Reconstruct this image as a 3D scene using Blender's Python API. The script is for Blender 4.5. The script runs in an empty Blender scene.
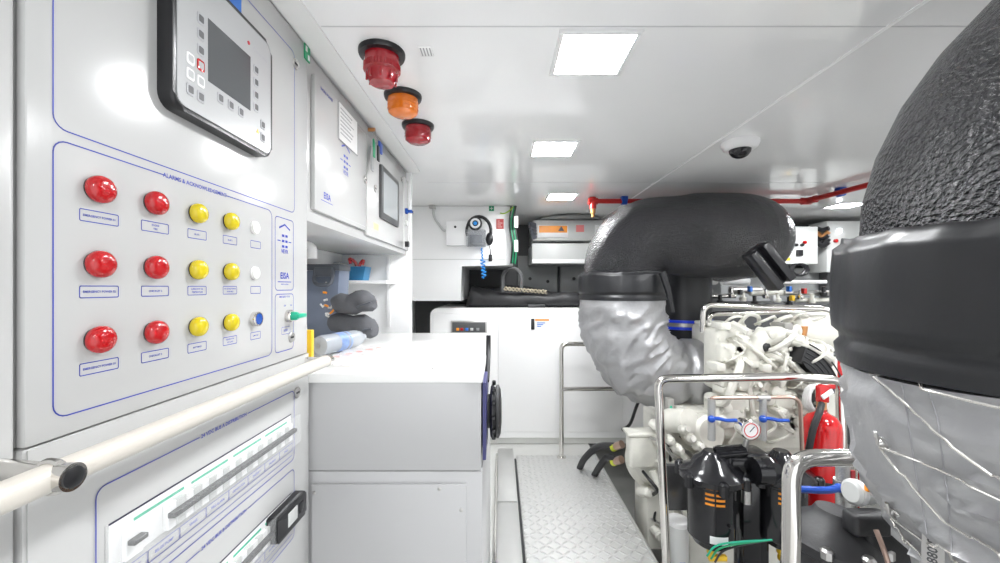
import bpy, bmesh, math, random
from mathutils import Vector, Matrix, noise
from mathutils.bvhtree import BVHTree
random.seed(7)
S = bpy.context.scene
C = S.collection
PI = math.pi
V = Vector

# ------------------------------------------------------------------ camera
CAMZ, FPX, CX, CY = 1.42, 400.0, 500.0, 287.0
cam = bpy.data.cameras.new('camera')
cam.sensor_width = 36.0
cam.lens = FPX / 1000.0 * 36.0
cam.shift_y = (CY - 281.5) / 1000.0
cam.clip_start = 0.02
camo = bpy.data.objects.new('camera', cam)
camo.location = (0, 0, CAMZ)
camo.rotation_euler = (PI / 2, 0, 0)
C.objects.link(camo)
S.camera = camo

# ------------------------------------------------------------------ world, exposure
w = bpy.data.worlds.new('world')
S.world = w
w.use_nodes = True
bg = w.node_tree.nodes['Background']
bg.inputs[0].default_value = (0.96, 0.98, 1.0, 1)
bg.inputs[1].default_value = 0.95
LED = 70.0
S.view_settings.view_transform = 'Standard'
S.view_settings.look = 'None'
S.view_settings.gamma = 1
S.view_settings.use_curve_mapping = False
S.view_settings.exposure = 0.95
S.cycles.max_bounces = 10
S.cycles.diffuse_bounces = 6
S.cycles.glossy_bounces = 6
S.cycles.transmission_bounces = 8
S.cycles.use_denoising = True

CEIL = 2.12
WX = -0.55          # face of the left consoles


def P(px, py, Y):
    return V(((px - CX) * Y / FPX, Y, CAMZ - (py - CY) * Y / FPX))


def Wp(px, py, X=WX):
    Y = X * FPX / (px - CX)
    return V((X, Y, CAMZ - (py - CY) * Y / FPX))


def F(px, py, z):
    Y = (CAMZ - z) * FPX / (py - CY)
    return V(((px - CX) * Y / FPX, Y, z))


# ------------------------------------------------------------------ materials
def mat(name, col, rough=0.4, metal=0.0, bump=0.0, bscale=60.0, var=0.04, coat=0.0, emit=None, trans=0.0, alpha=1.0, spec=None, vscale=8.0, bdist=0.004):
    m = bpy.data.materials.new(name)
    m.use_nodes = True
    nt = m.node_tree
    b = nt.nodes['Principled BSDF']
    b.inputs['Roughness'].default_value = rough
    b.inputs['Metallic'].default_value = metal
    b.inputs['Coat Weight'].default_value = coat
    b.inputs['Coat Roughness'].default_value = 0.05
    b.inputs['Transmission Weight'].default_value = trans
    b.inputs['Alpha'].default_value = alpha
    if spec is not None:
        b.inputs['Specular IOR Level'].default_value = spec
    tc = nt.nodes.new('ShaderNodeTexCoord')
    n = nt.nodes.new('ShaderNodeTexNoise')
    n.inputs['Scale'].default_value = vscale
    n.inputs['Detail'].default_value = 4
    nt.links.new(tc.outputs['Object'], n.inputs['Vector'])
    mx = nt.nodes.new('ShaderNodeMix')
    mx.data_type = 'RGBA'
    c = V(col[:3])
    mx.inputs[6].default_value = (*(c * (1 - var)), 1)
    mx.inputs[7].default_value = (*[min(1, q * (1 + var)) for q in c], 1)
    nt.links.new(n.outputs['Fac'], mx.inputs[0])
    nt.links.new(mx.outputs[2], b.inputs['Base Color'])
    if bump:
        n2 = nt.nodes.new('ShaderNodeTexNoise')
        n2.inputs['Scale'].default_value = bscale
        n2.inputs['Detail'].default_value = 5
        nt.links.new(tc.outputs['Object'], n2.inputs['Vector'])
        bp = nt.nodes.new('ShaderNodeBump')
        bp.inputs['Strength'].default_value = bump
        bp.inputs['Distance'].default_value = bdist
        nt.links.new(n2.outputs['Fac'], bp.inputs['Height'])
        nt.links.new(bp.outputs[0], b.inputs['Normal'])
    if emit:
        b.inputs['Emission Color'].default_value = (*col[:3], 1)
        b.inputs['Emission Strength'].default_value = emit
    return m


M = {}
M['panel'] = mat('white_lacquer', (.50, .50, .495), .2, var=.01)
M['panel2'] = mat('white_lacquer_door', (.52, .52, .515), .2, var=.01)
M['ceil'] = mat('ceiling_gloss_white', (.88, .88, .88), .09, var=.01, bump=.02, bscale=3, bdist=.01)
M['seam'] = mat('ceiling_seam', (.55, .55, .56), .4)
M['seamw'] = mat('ceiling_seam_filler', (.93, .93, .93), .3)
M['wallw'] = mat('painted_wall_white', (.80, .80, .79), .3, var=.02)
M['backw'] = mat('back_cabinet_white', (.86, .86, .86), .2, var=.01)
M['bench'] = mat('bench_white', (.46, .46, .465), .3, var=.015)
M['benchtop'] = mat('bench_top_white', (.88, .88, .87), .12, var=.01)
M['cream'] = mat('cream_rail', (.62, .585, .53), .3, var=.02)
M['chrome'] = mat('polished_steel', (.72, .70, .67), .12, 1.0, var=.03)
M['steel'] = mat('brushed_steel', (.52, .51, .50), .3, 1.0, var=.08, bump=.05)
M['wire'] = mat('lacing_wire', (.74, .72, .68), .22, .85, var=.03)
M['braid'] = mat('braided_steel', (.50, .50, .49), .38, .9, bump=.8, bscale=260)
M['black'] = mat('black_plastic', (.012, .012, .014), .3, var=.2)
M['blackgloss'] = mat('black_gloss', (.010, .010, .012), .16, var=.2, bump=.05, bscale=20)
M['rubber'] = mat('black_rubber', (.020, .020, .022), .48, var=.2, bump=.15, bscale=90)
M['leather'] = mat('black_vinyl', (.0125, .013, .015), .36, var=.15, bump=.25, bscale=18, bdist=.006)
M['dark'] = mat('dark_grey_paint', (.085, .087, .09), .5, var=.12)
M['midgrey'] = mat('mid_grey_paint', (.30, .31, .31), .45, var=.06)
M['lgrey'] = mat('light_grey_box', (.55, .56, .55), .35, var=.03)
M['facep'] = mat('silver_faceplate', (.42, .425, .43), .3, var=.02)
M['ink'] = mat('blue_ink', (.035, .055, .40), .5)
M['inkdark'] = mat('dark_ink', (.03, .03, .06), .4)
M['grey_ink'] = mat('grey_ink', (.40, .40, .42), .4)
M['red_ink'] = mat('red_ink', (.55, .02, .03), .4)
M['screen'] = mat('lcd_grey', (.085, .09, .095), .12, var=.05)
M['screen2'] = mat('touch_screen_grey', (.40, .42, .43), .1, var=.04)
M['btn_red'] = mat('red_lens', (.44, .006, .009), .18, coat=.4, var=.06)
M['btn_yel'] = mat('yellow_lens', (.62, .49, .008), .22, coat=.3, var=.06)
M['btn_white'] = mat('white_lens', (.80, .80, .78), .25)
M['btn_blue'] = mat('blue_lens', (.02, .08, .36), .25)
M['green'] = mat('green_plastic', (.01, .40, .24), .3)
M['greensign'] = mat('green_sign', (.01, .30, .13), .4)
M['sblue'] = mat('sticker_blue', (.02, .16, .60), .35)
M['bluelever'] = mat('blue_lever', (.01, .07, .42), .3)
M['blueband'] = mat('blue_band', (.01, .04, .55), .35)
M['bluecord'] = mat('blue_cord', (.02, .28, .75), .4)
M['yellow'] = mat('yellow_plastic', (.80, .50, .02), .4)
M['orange'] = mat('orange_label', (.88, .30, .01), .4)
M['redpipe'] = mat('red_pipe', (.48, .02, .018), .28, var=.1)
M['redext'] = mat('extinguisher_red', (.50, .008, .010), .16, coat=.3, var=.05)
M['redsign'] = mat('red_sign', (.42, .05, .05), .4)
M['brass'] = mat('brass', (.62, .30, .12), .3, .8)
M['copper'] = mat('copper_tube', (.42, .30, .25), .3, .85)
M['beacon_red'] = mat('beacon_red_lens', (.34, .006, .014), .14, coat=.5, var=.1)
M['beacon_amb'] = mat('beacon_amber_lens', (.72, .17, .004), .14, coat=.5, var=.1)
M['foam'] = None
M['silver'] = mat('silver_cloth', (.40, .40, .41), .38, .5, var=.08, bump=.45, bscale=11, bdist=.02)
M['engine'] = mat('engine_white_paint', (.70, .69, .63), .3, var=.14, bump=.35, bscale=45, vscale=14)
M['enggrey'] = mat('engine_grey', (.36, .35, .33), .4, .3, var=.2)
M['alu'] = mat('aluminium', (.62, .62, .61), .35, .7, var=.06)
M['floorp'] = mat('floor_grey', (.62, .62, .60), .3, .1, var=.04)
M['bilge'] = mat('bilge_grey', (.20, .20, .19), .5, var=.2)
M['clear'] = mat('clear_plastic', (.9, .93, .95), .08, trans=.9, alpha=.45)
M['cover'] = mat('breaker_cover', (.92, .93, .93), .25, alpha=.10, spec=.3)
M['tote'] = mat('blue_grey_tote', (.17, .20, .27), .3, alpha=.9, var=.2)
M['lid'] = mat('grey_tote_lid', (.09, .10, .12), .4)
M['gfabric'] = mat('grey_fabric', (.10, .102, .112), .8, var=.25, bump=.5, bscale=60)
M['bfabric'] = mat('charcoal_lagging', (.022, .022, .024), .55, var=.3, bump=.5, bscale=25, bdist=.01)
M['rope'] = mat('beige_rope', (.42, .37, .28), .8, var=.2)
M['indigo'] = mat('indigo_plate', (.035, .035, .14), .35)
M['white'] = mat('white_plastic', (.80, .80, .80), .3)
M['led'] = mat('led_diffuser', (.975, .99, 1.0), .4, emit=LED)
M['bluebin'] = mat('blue_bin', (.05, .28, .55), .3, alpha=.8)


def foam_mat():
    m = mat('pebbled_black_foam', (.012, .012, .015), .26, spec=.65, var=.3)
    nt = m.node_tree
    b = nt.nodes['Principled BSDF']
    tc = nt.nodes.new('ShaderNodeTexCoord')
    v = nt.nodes.new('ShaderNodeTexVoronoi')
    v.inputs['Scale'].default_value = 105
    nz = nt.nodes.new('ShaderNodeTexNoise')
    nz.inputs['Scale'].default_value = 230
    ad = nt.nodes.new('ShaderNodeMath')
    ad.operation = 'ADD'
    nt.links.new(tc.outputs['Object'], v.inputs['Vector'])
    nt.links.new(tc.outputs['Object'], nz.inputs['Vector'])
    nt.links.new(v.outputs['Distance'], ad.inputs[0])
    nt.links.new(nz.outputs['Fac'], ad.inputs[1])
    bp = nt.nodes.new('ShaderNodeBump')
    bp.inputs['Strength'].default_value = 1.0
    bp.inputs['Distance'].default_value = .010
    nt.links.new(ad.outputs[0], bp.inputs['Height'])
    nt.links.new(bp.outputs[0], b.inputs['Normal'])
    return m


M['foam'] = foam_mat()


def tread_mat():
    m = mat('tread_plate', (.66, .66, .65), .34, .45, var=.04)
    nt = m.node_tree
    L = nt.links.new
    b = nt.nodes['Principled BSDF']
    tc = nt.nodes.new('ShaderNodeTexCoord')
    sp = nt.nodes.new('ShaderNodeSeparateXYZ')
    L(tc.outputs['Object'], sp.inputs[0])

    def mth(op, a, b_=None, c=None):
        n = nt.nodes.new('ShaderNodeMath')
        n.operation = op
        for i, q in enumerate((a, b_, c)):
            if q is None:
                continue
            if isinstance(q, (int, float)):
                n.inputs[i].default_value = q
            else:
                L(q, n.inputs[i])
        return n.outputs[0]
    s = 1 / .042
    u = mth('MULTIPLY', sp.outputs[0], s)
    v = mth('MULTIPLY', sp.outputs[1], s)
    par = mth('FLOORED_MODULO', mth('ADD', mth('FLOOR', u), mth('FLOOR', v)), 2.0)
    a = mth('SUBTRACT', mth('FRACT', u), .5)
    c = mth('SUBTRACT', mth('FRACT', v), .5)
    p, q = mth('ADD', a, c), mth('SUBTRACT', a, c)

    def ell(p, q):
        return mth('ADD', mth('POWER', mth('DIVIDE', p, .75), 2.0), mth('POWER', mth('DIVIDE', q, .26), 2.0))
    d0, d1 = ell(p, q), ell(q, p)
    d = mth('ADD', mth('MULTIPLY', d0, mth('SUBTRACT', 1.0, par)), mth('MULTIPLY', d1, par))
    h = mth('MAXIMUM', mth('SUBTRACT', 1.0, d), 0.0)
    bp = nt.nodes.new('ShaderNodeBump')
    bp.inputs['Strength'].default_value = 1.0
    bp.inputs['Distance'].default_value = .007
    L(h, bp.inputs['Height'])
    L(bp.outputs[0], b.inputs['Normal'])
    return m


M['tread'] = tread_mat()


# ------------------------------------------------------------------ mesh builder
def rnd(pts, rad, n=5):
    """round the corners of a polyline"""
    pts = [V(p) for p in pts]
    out = [pts[0]]
    for a, b, c in zip(pts, pts[1:], pts[2:]):
        r = min(rad, (a - b).length * .49, (c - b).length * .49)
        p0, p2 = b + (a - b).normalized() * r, b + (c - b).normalized() * r
        for k in range(n + 1):
            t = k / n
            out.append(p0 * (1 - t) ** 2 + b * 2 * t * (1 - t) + p2 * t * t)
    out.append(pts[-1])
    return out


def spline(pts, n=8):
    pts = [V(p) for p in pts]
    q = [pts[0] * 2 - pts[1]] + pts + [pts[-1] * 2 - pts[-2]]
    out = []
    for i in range(1, len(q) - 2):
        a, b, c, d = q[i - 1:i + 3]
        for k in range(n):
            t = k / n
            out.append(.5 * ((2 * b) + (c - a) * t + (2 * a - 5 * b + 4 * c - d) * t * t + (3 * b - a - 3 * c + d) * t ** 3))
    out.append(pts[-1])
    return out


class MB:
    def __init__(s):
        s.bm = bmesh.new()

    def _bev(s, fs, bev, seg):
        if bev > 0:
            es = list({e for f in fs for e in f.edges})
            bmesh.ops.bevel(s.bm, geom=es, offset=bev, segments=seg, affect='EDGES', profile=.5, clamp_overlap=True)

    def box(s, x0, x1, y0, y1, z0, z1, bev=0, seg=2, mx=None):
        vs = [V((x, y, z)) for z in (z0, z1) for y in (y0, y1) for x in (x0, x1)]
        if mx is not None:
            vs = [mx @ v for v in vs]
        b = [s.bm.verts.new(v) for v in vs]
        fs = [s.bm.faces.new([b[i] for i in q]) for q in ((0, 2, 3, 1), (4, 5, 7, 6), (0, 1, 5, 4), (2, 6, 7, 3), (0, 4, 6, 2), (1, 3, 7, 5))]
        s._bev(fs, bev, seg)
        return s

    def prism(s, poly, mx, depth, bev=0, seg=2):
        """poly: 2D points (x,y) counterclockwise; extruded from z=0 to z=depth in the frame mx"""
        a = [s.bm.verts.new(mx @ V((x, y, 0))) for x, y in poly]
        b = [s.bm.verts.new(mx @ V((x, y, depth))) for x, y in poly]
        n = len(poly)
        fs = [s.bm.faces.new(a[::-1]), s.bm.faces.new(b)]
        for i in range(n):
            fs.append(s.bm.faces.new([a[i], a[(i + 1) % n], b[(i + 1) % n], b[i]]))
        if bev:
            es = [e for e in fs[1].edges]
            bmesh.ops.bevel(s.bm, geom=es, offset=bev, segments=seg, affect='EDGES', profile=.5, clamp_overlap=True)
        return s

    def tube(s, pts, r, n=12, caps=True, closed=False):
        pts = [V(p) for p in pts]
        k = len(pts)
        rs = r if isinstance(r, (list, tuple)) else [r] * k
        T = []
        for i in range(k):
            if closed:
                d = pts[(i + 1) % k] - pts[i - 1]
            else:
                d = pts[min(i + 1, k - 1)] - pts[max(i - 1, 0)]
            T.append(d.normalized())
        up = V((0, 0, 1)) if abs(T[0].z) < .9 else V((1, 0, 0))
        N = (up - T[0] * up.dot(T[0])).normalized()
        rings = []
        for i in range(k):
            N = (N - T[i] * N.dot(T[i]))
            N.normalize()
            B = T[i].cross(N)
            rings.append([s.bm.verts.new(pts[i] + (N * math.cos(2 * PI * j / n) + B * math.sin(2 * PI * j / n)) * rs[i]) for j in range(n)])
        for i in range(k if closed else k - 1):
            A, Bq = rings[i], rings[(i + 1) % k]
            for j in range(n):
                s.bm.faces.new([A[j], A[(j + 1) % n], Bq[(j + 1) % n], Bq[j]])
        if caps and not closed:
            s.bm.faces.new(rings[0][::-1])
            s.bm.faces.new(rings[-1])
        return s

    def cyl(s, p0, p1, r0, r1=None, n=20):
        return s.tube([p0, p1], [r0, r0 if r1 is None else r1], n)

    def lathe(s, prof, c, axis=(0, 0, 1), n=24):
        """prof: (radius, height) list along the axis from c"""
        c, ax = V(c), V(axis).normalized()
        up = V((0, 0, 1)) if abs(ax.z) < .9 else V((1, 0, 0))
        N = (up - ax * up.dot(ax)).normalized()
        B = ax.cross(N)
        rings = []
        for r, h in prof:
            if r < 1e-6:
                rings.append([s.bm.verts.new(c + ax * h)])
            else:
                rings.append([s.bm.verts.new(c + ax * h + (N * math.cos(2 * PI * j / n) + B * math.sin(2 * PI * j / n)) * r) for j in range(n)])
        for A, Q in zip(rings, rings[1:]):
            if len(A) == 1 and len(Q) == 1:
                continue
            for j in range(n):
                j2 = (j + 1) % n
                if len(A) == 1:
                    s.bm.faces.new([A[0], Q[j2], Q[j]])
                elif len(Q) == 1:
                    s.bm.faces.new([A[j], A[j2], Q[0]])
                else:
                    s.bm.faces.new([A[j], A[j2], Q[j2], Q[j]])
        if len(rings[0]) > 1:
            s.bm.faces.new(rings[0][::-1])
        if len(rings[-1]) > 1:
            s.bm.faces.new(rings[-1])
        return s

    def ball(s, c, r, u=20, v=12):
        r = (r, r, r) if isinstance(r, (int, float)) else r
        bmesh.ops.create_uvsphere(s.bm, u_segments=u, v_segments=v, radius=1, matrix=Matrix.Translation(V(c)) @ Matrix.Diagonal((*r, 1)))
        return s

    def ring(s, c, axis, R, r, n=28, m=8):
        ax = V(axis).normalized()
        up = V((0, 0, 1)) if abs(ax.z) < .9 else V((1, 0, 0))
        N = (up - ax * up.dot(ax)).normalized()
        B = ax.cross(N)
        return s.tube([V(c) + (N * math.cos(2 * PI * j / n) + B * math.sin(2 * PI * j / n)) * R for j in range(n)], r, m, closed=True)

    def text(s, txt, size, mx, align='CENTER'):
        cu = bpy.data.curves.new('t', 'FONT')
        cu.body = txt
        cu.size = size
        cu.align_x = align
        cu.align_y = 'CENTER'
        cu.resolution_u = 2
        cu.offset = size * .022
        o = bpy.data.objects.new('t', cu)
        C.objects.link(o)
        bpy.context.view_layer.update()
        me = bpy.data.meshes.new_from_object(o.evaluated_get(bpy.context.evaluated_depsgraph_get()))
        me.transform(mx)
        s.bm.from_mesh(me)
        bpy.data.objects.remove(o)
        bpy.data.curves.remove(cu)
        bpy.data.meshes.remove(me)
        return s

    def warp(s, fn):
        for v in s.bm.verts:
            v.co = fn(v.co)
        return s

    def bvh(s):
        s.bm.verts.ensure_lookup_table()
        s.bm.normal_update()
        return BVHTree.FromBMesh(s.bm)

    def build(s, name, m, parent=None, origin=None, smooth=35):
        bmesh.ops.recalc_face_normals(s.bm, faces=s.bm.faces)
        off = V((0, 0, 0))
        if parent is not None:
            q = parent
            while q is not None:
                off += q.location
                q = q.parent
        elif origin is not None:
            off = V(origin)
        if off.length:
            bmesh.ops.translate(s.bm, verts=s.bm.verts, vec=-off)
        me = bpy.data.meshes.new(name)
        s.bm.to_mesh(me)
        s.bm.free()
        me.materials.append(M[m] if isinstance(m, str) else m)
        if smooth:
            me.shade_smooth()
            me.set_sharp_from_angle(angle=math.radians(smooth))
        o = bpy.data.objects.new(name, me)
        C.objects.link(o)
        if parent is not None:
            o.parent = parent
        elif origin is not None:
            o.location = off
        return o


def tag(o, label, cat, group=None, kind=None):
    o['label'] = label
    o['category'] = cat
    if group:
        o['group'] = group
    if kind:
        o['kind'] = kind
    return o


def thing(name, label, cat, loc, group=None):
    o = bpy.data.objects.new(name, None)
    C.objects.link(o)
    o.empty_display_size = .05
    o.location = V(loc)
    return tag(o, label, cat, group)


def struct(name, mb, m, parent=None, smooth=35):
    o = mb.build(name, m, parent, smooth=smooth)
    o['kind'] = 'structure'
    return o


def dup(root, loc, label=None):
    r = root.copy()
    C.objects.link(r)
    r.location = V(loc)
    if label:
        r['label'] = label
    for ch in list(root.children):
        c = ch.copy()
        C.objects.link(c)
        c.parent = r
        for g in list(ch.children):
            d = g.copy()
            C.objects.link(d)
            d.parent = c
    return r


def MXW(X, Y, z):          # frame on a wall that faces +X: local x = +Y, local y = +Z
    return Matrix(((0, 0, 1, X), (1, 0, 0, Y), (0, 1, 0, z), (0, 0, 0, 1)))


def MXF(X, Y, z):          # frame on a face that looks at the camera (-Y)
    return Matrix(((1, 0, 0, X), (0, 0, -1, Y), (0, 1, 0, z), (0, 0, 0, 1)))


def rrect(x0, x1, y0, y1, r, n=5):
    out = []
    for cx, cy, a in ((x1 - r, y0 + r, -90), (x1 - r, y1 - r, 0), (x0 + r, y1 - r, 90), (x0 + r, y0 + r, 180)):
        for k in range(n + 1):
            t = math.radians(a + 90 * k / n)
            out.append((cx + r * math.cos(t), cy + r * math.sin(t)))
    return out


def line_path(mb, pts, mx, wd, th=.0005, closed=True):
    """a printed line of width wd along 2D points in the frame mx"""
    n = len(pts)
    for i in range(n if closed else n - 1):
        a, b = V((*pts[i], 0)), V((*pts[(i + 1) % n], 0))
        d = (b - a)
        if d.length < 1e-7:
            continue
        d.normalize()
        q = V((-d.y, d.x, 0)) * wd / 2
        e = d * wd * .4
        c = [a - e + q, a - e - q, b + e - q, b + e + q]
        s = [mb.bm.verts.new(mx @ (v + V((0, 0, th)))) for v in c]
        mb.bm.faces.new([s[0], s[1], s[2], s[3]])


# ------------------------------------------------------------------ the setting
struct('ceiling', MB().box(-1.0, 4.4, -.9, 4.6, CEIL, CEIL + .05), 'ceil')
cl = bpy.data.objects['ceiling']
b = MB()
b.box(-.48, 4.3, 1.072, 1.076, CEIL - .0012, CEIL)
b.box(-.48, 4.3, 2.676, 2.680, CEIL - .0012, CEIL)
struct('ceiling_seam', b, 'seam', cl)
struct('ceiling_joint_strip', MB().box(1.035, 1.047, -.8, 4.4, CEIL - .003, CEIL), 'seamw', cl)
struct('wall_left', MB().box(-1.0, -.95, -.9, 4.6, -.05, CEIL), 'wallw')
struct('wall_back', MB().box(-1.0, 4.4, 4.5, 4.6, -.4, CEIL), 'dark')
struct('wall_right', MB().box(4.3, 4.4, -.9, 4.6, -.4, CEIL), 'wallw')
struct('floor', MB().box(-.95, .80, -.9, 4.5, -.06, -.004), 'floorp')
struct('trim_1', MB().prism([(0, 0), (.066, .006), (.066, .012), (0, .012)], Matrix(((1, 0, 0, WX), (0, 0, 1, -.5), (0, 1, 0, CEIL - .012), (0, 0, 0, 1))), 2.92), 'wallw')
struct('floor_bilge', MB().box(.80, 4.4, -.9, 4.5, -.40, -.35), 'bilge')
struct('trim_2', MB().box(.785, .80, -.9, 3.4, -.35, -.004), 'alu')

# tread plate walkway
t = thing('tread_plate', 'raised aluminium tread plate walkway with lozenge pattern down the aisle', 'floor plate', (.46, 2.3, -.004))
MB().box(.135, .79, .9, 3.34, -.004, .016, .003).build('plate', 'tread', t)
MB().box(.79, .802, .9, 3.34, -.05, .026, .002).build('edge_flange', 'alu', t)
tag(MB().box(.118, .132, 1.1, 3.3, -.004, .004).build('floor_slot', 'black', origin=(.125, 2.2, 0)), 'black gap strip between smooth floor and tread plate', 'strip')
tag(MB().box(-.032, -.02, 1.3, 3.3, -.004, .05, .003).build('kick_strip', 'chrome', origin=(-.026, 2.2, 0)), 'bright metal kick strip at the foot of the white bench', 'strip')
tag(MB().box(-.018, .112, 1.2, 2.62, -.004, .008, .002).build('floor_panel', 'alu', origin=(.05, 2, 0)), 'smooth grey floor panel nearer the camera beside the tread plate', 'floor panel')
tag(MB().box(-.018, .112, 2.64, 3.5, -.004, .008, .002).build('floor_panel', 'alu', origin=(.05, 3, 0)), 'smooth grey floor panel at the foot of the back cabinet', 'floor panel')

# ------------------------------------------------------------------ ceiling lamps
def make_light(loc, label):
    t = thing('ceiling_light', label, 'light', loc, 'square ceiling lamps')
    x, y, z = loc
    f = MB()
    for a in ((-.115, .115, -.115, -.1), (-.115, .115, .1, .115), (-.115, -.1, -.1, .1), (.1, .115, -.1, .1)):
        f.box(x + a[0], x + a[1], y + a[2], y + a[3], z - .008, z - .0005, .0015)
    f.build('frame', 'white', t)
    MB().box(x - .1, x + .1, y - .1, y + .1, z - .005, z - .0005).build('diffuser', 'led', t)
    return t


l0 = make_light((.277, 1.20, CEIL), 'square white ceiling lamp nearest the camera, beside the tall red beacon')
dup(l0, (.27, 2.02, CEIL), 'square white ceiling lamp second from the front, above the aisle')
dup(l0, (.475, 3.09, CEIL), 'small far ceiling lamp above the orange-labelled grey box')
dup(l0, (2.95, 3.42, CEIL), 'ceiling lamp at far right beside the bend of the red pipe')
for q in ((1.75, 1.20, CEIL), (1.75, .36, CEIL), (2.75, 2.2, CEIL), (2.75, 1.20, CEIL), (.277, -.62, CEIL)):  # added lamps out of view, put in to even out the room light
    dup(l0, q, 'added square ceiling lamp out of view, evening out the room light')

# ------------------------------------------------------------------ tall cabinet on the far left
t = thing('tall_cabinet', 'plain white tall cabinet with rounded edge, cut by the left border of the photo', 'cabinet', (-.7, .1, 0))
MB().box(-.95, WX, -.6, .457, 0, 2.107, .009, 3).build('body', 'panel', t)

# ------------------------------------------------------------------ alarm console
con = thing('alarm_console', 'white wall console with red and yellow push buttons and a display', 'control panel', (-.75, .8, 1.232))
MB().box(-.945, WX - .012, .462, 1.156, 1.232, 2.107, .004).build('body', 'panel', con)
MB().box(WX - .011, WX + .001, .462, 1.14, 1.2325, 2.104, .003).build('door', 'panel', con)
ol = MB()
R = MXW(WX + .001, 0, 0)
LW = .0017
line_path(ol, rrect(.491, 1.068, 1.617, 2.045, .016), R, LW)
al = rrect(.491, .962, 1.2575, 1.603, .016)
line_path(ol, al[:12], R, LW, closed=False)
line_path(ol, [al[11], (.800, 1.603)], R, LW, closed=False)
line_path(ol, [(.654, 1.603), al[12]], R, LW, closed=False)
line_path(ol, al[12:] + [al[0]], R, LW, closed=False)
ol.text('ALARMS & ACKNOWLEDGEMENT', .0100, MXW(WX + .0015, .727, 1.603))
line_path(ol, rrect(.976, 1.062, 1.412, 1.594, .010), R, LW)
line_path(ol, rrect(.976, 1.062, 1.258, 1.402, .010), R, LW)
ol.text('EMERGENCY STOP', .006, MXW(WX + .0015, 1.019, 1.395))
ol.build('printed_outline', 'ink', con)


def logo(mx, k=1.0):
    b = MB()

    def para(x, y, w_, h):
        v = [b.bm.verts.new(mx @ V((p[0] * k, p[1] * k, .0006))) for p in ((x, y), (x + w_, y), (x + w_, y + h), (x, y + h))]
        b.bm.faces.new(v)
    for row in range(3):
        for c in (-.0155, .0035):
            para(c, .002 + row * .0165, .0135, .0075)
    para(-.040, .0205, .017, .003)
    para(.022, .0205, .017, .003)
    for sgn in (-1, 1):
        v = [b.bm.verts.new(mx @ V((p[0] * k, p[1] * k, .0006))) for p in ((sgn * .031, .058), (0, .071), (0, .0765), (sgn * .031, .0635))]
        b.bm.faces.new(v if sgn > 0 else v[::-1])
    b.text('VEYR', .017 * k, mx @ Matrix.Translation((0, -.010 * k, .0006)))
    return b


logo(MXW(WX + .001, 1.019, 1.518), .82).build('emblem', 'ink', con)
e = MB()
e.text('EISA', .022, MXW(WX + .0016, 1.019, 1.448))
line_path(e, [(.988, 1.433), (1.05, 1.433)], MXW(WX + .001, 0, 0), .0018, closed=False)
e.text('electrical installations', .004, MXW(WX + .0016, 1.019, 1.427))
e.build('maker_lettering', 'ink', con)

YC = [.5435, .632, .720, .808, .893]
ZR = [1.5525, 1.451, 1.3487]
TX = [['EMERGENCY POWER 01', 'ENGINE\nFIRE', 'BILGE 1', 'BILGE 2', ''],
      ['EMERGENCY POWER 02', 'CHECKLIST 2', 'LUBRICANT OIL\nTEMPERATURE', 'NO SHORE POWER\nAVAILABLE', ''],
      ['EMERGENCY POWER 03', 'CHECKLIST 3', 'BATTERIES', 'GENERATOR\nON LOAD', 'LAMP TEST']]
WIDTH = [.053, .050, .044, .041, .036]
for r in range(3):
    for c in range(5):
        y, z = YC[c], ZR[r]
        kind = 'btn_red' if c < 2 else 'btn_yel' if c < 4 else ('btn_blue' if r == 2 else 'btn_white')
        rad = .0188 if c < 2 else .0178 if c < 4 else .0165
        bz = MB()
        if kind == 'btn_blue':
            bz.lathe([(.0165, 0), (.0165, .010), (.015, .013), (.0128, .013), (.0122, .010)], (WX, y, z), (1, 0, 0), 28)
        else:
            bz.lathe([(rad - .0022, 0), (rad - .0022, .004), (rad - .004, .005)], (WX, y, z), (1, 0, 0), 28)
        hd = MB()
        if kind == 'btn_blue':
            hd.lathe([(.012, .009), (.012, .0125), (.0, .0135)], (WX, y, z), (1, 0, 0), 28)
        elif kind == 'btn_white':
            hd.lathe([(rad - .003, .003), (rad - .003, .007), (rad - .006, .009), (0, .010)], (WX, y, z), (1, 0, 0), 28)
        else:
            hd.lathe([(rad - .002, .003), (rad - .0003, .005), (rad, .009), (rad - .001, .013), (rad - .004, .0162), (rad * .5, .0185), (0, .0192)], (WX, y, z), (1, 0, 0), 28)
        h = hd.build('push_button', kind, con, smooth=50)
        bz.build('bezel', 'chrome' if kind == 'btn_blue' else 'black' if kind != 'btn_white' else 'white', h)
        lb = MB()
        zz = z - .0375
        line_path(lb, rrect(y - WIDTH[c] / 2 + .005, y + WIDTH[c] / 2 + .005, zz - .0078, zz + .0078, .0012, 1), R, .0012)
        if TX[r][c]:
            ln = TX[r][c].split('\n')
            for q, s_ in enumerate(ln):
                lb.text(s_, .0042 if len(ln) == 1 else .0040, MXW(WX + .0015, y + .005, zz + (0 if len(ln) == 1 else .0028 - .0056 * q)))
        lb.build('nameplate', 'ink', con)

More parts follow.
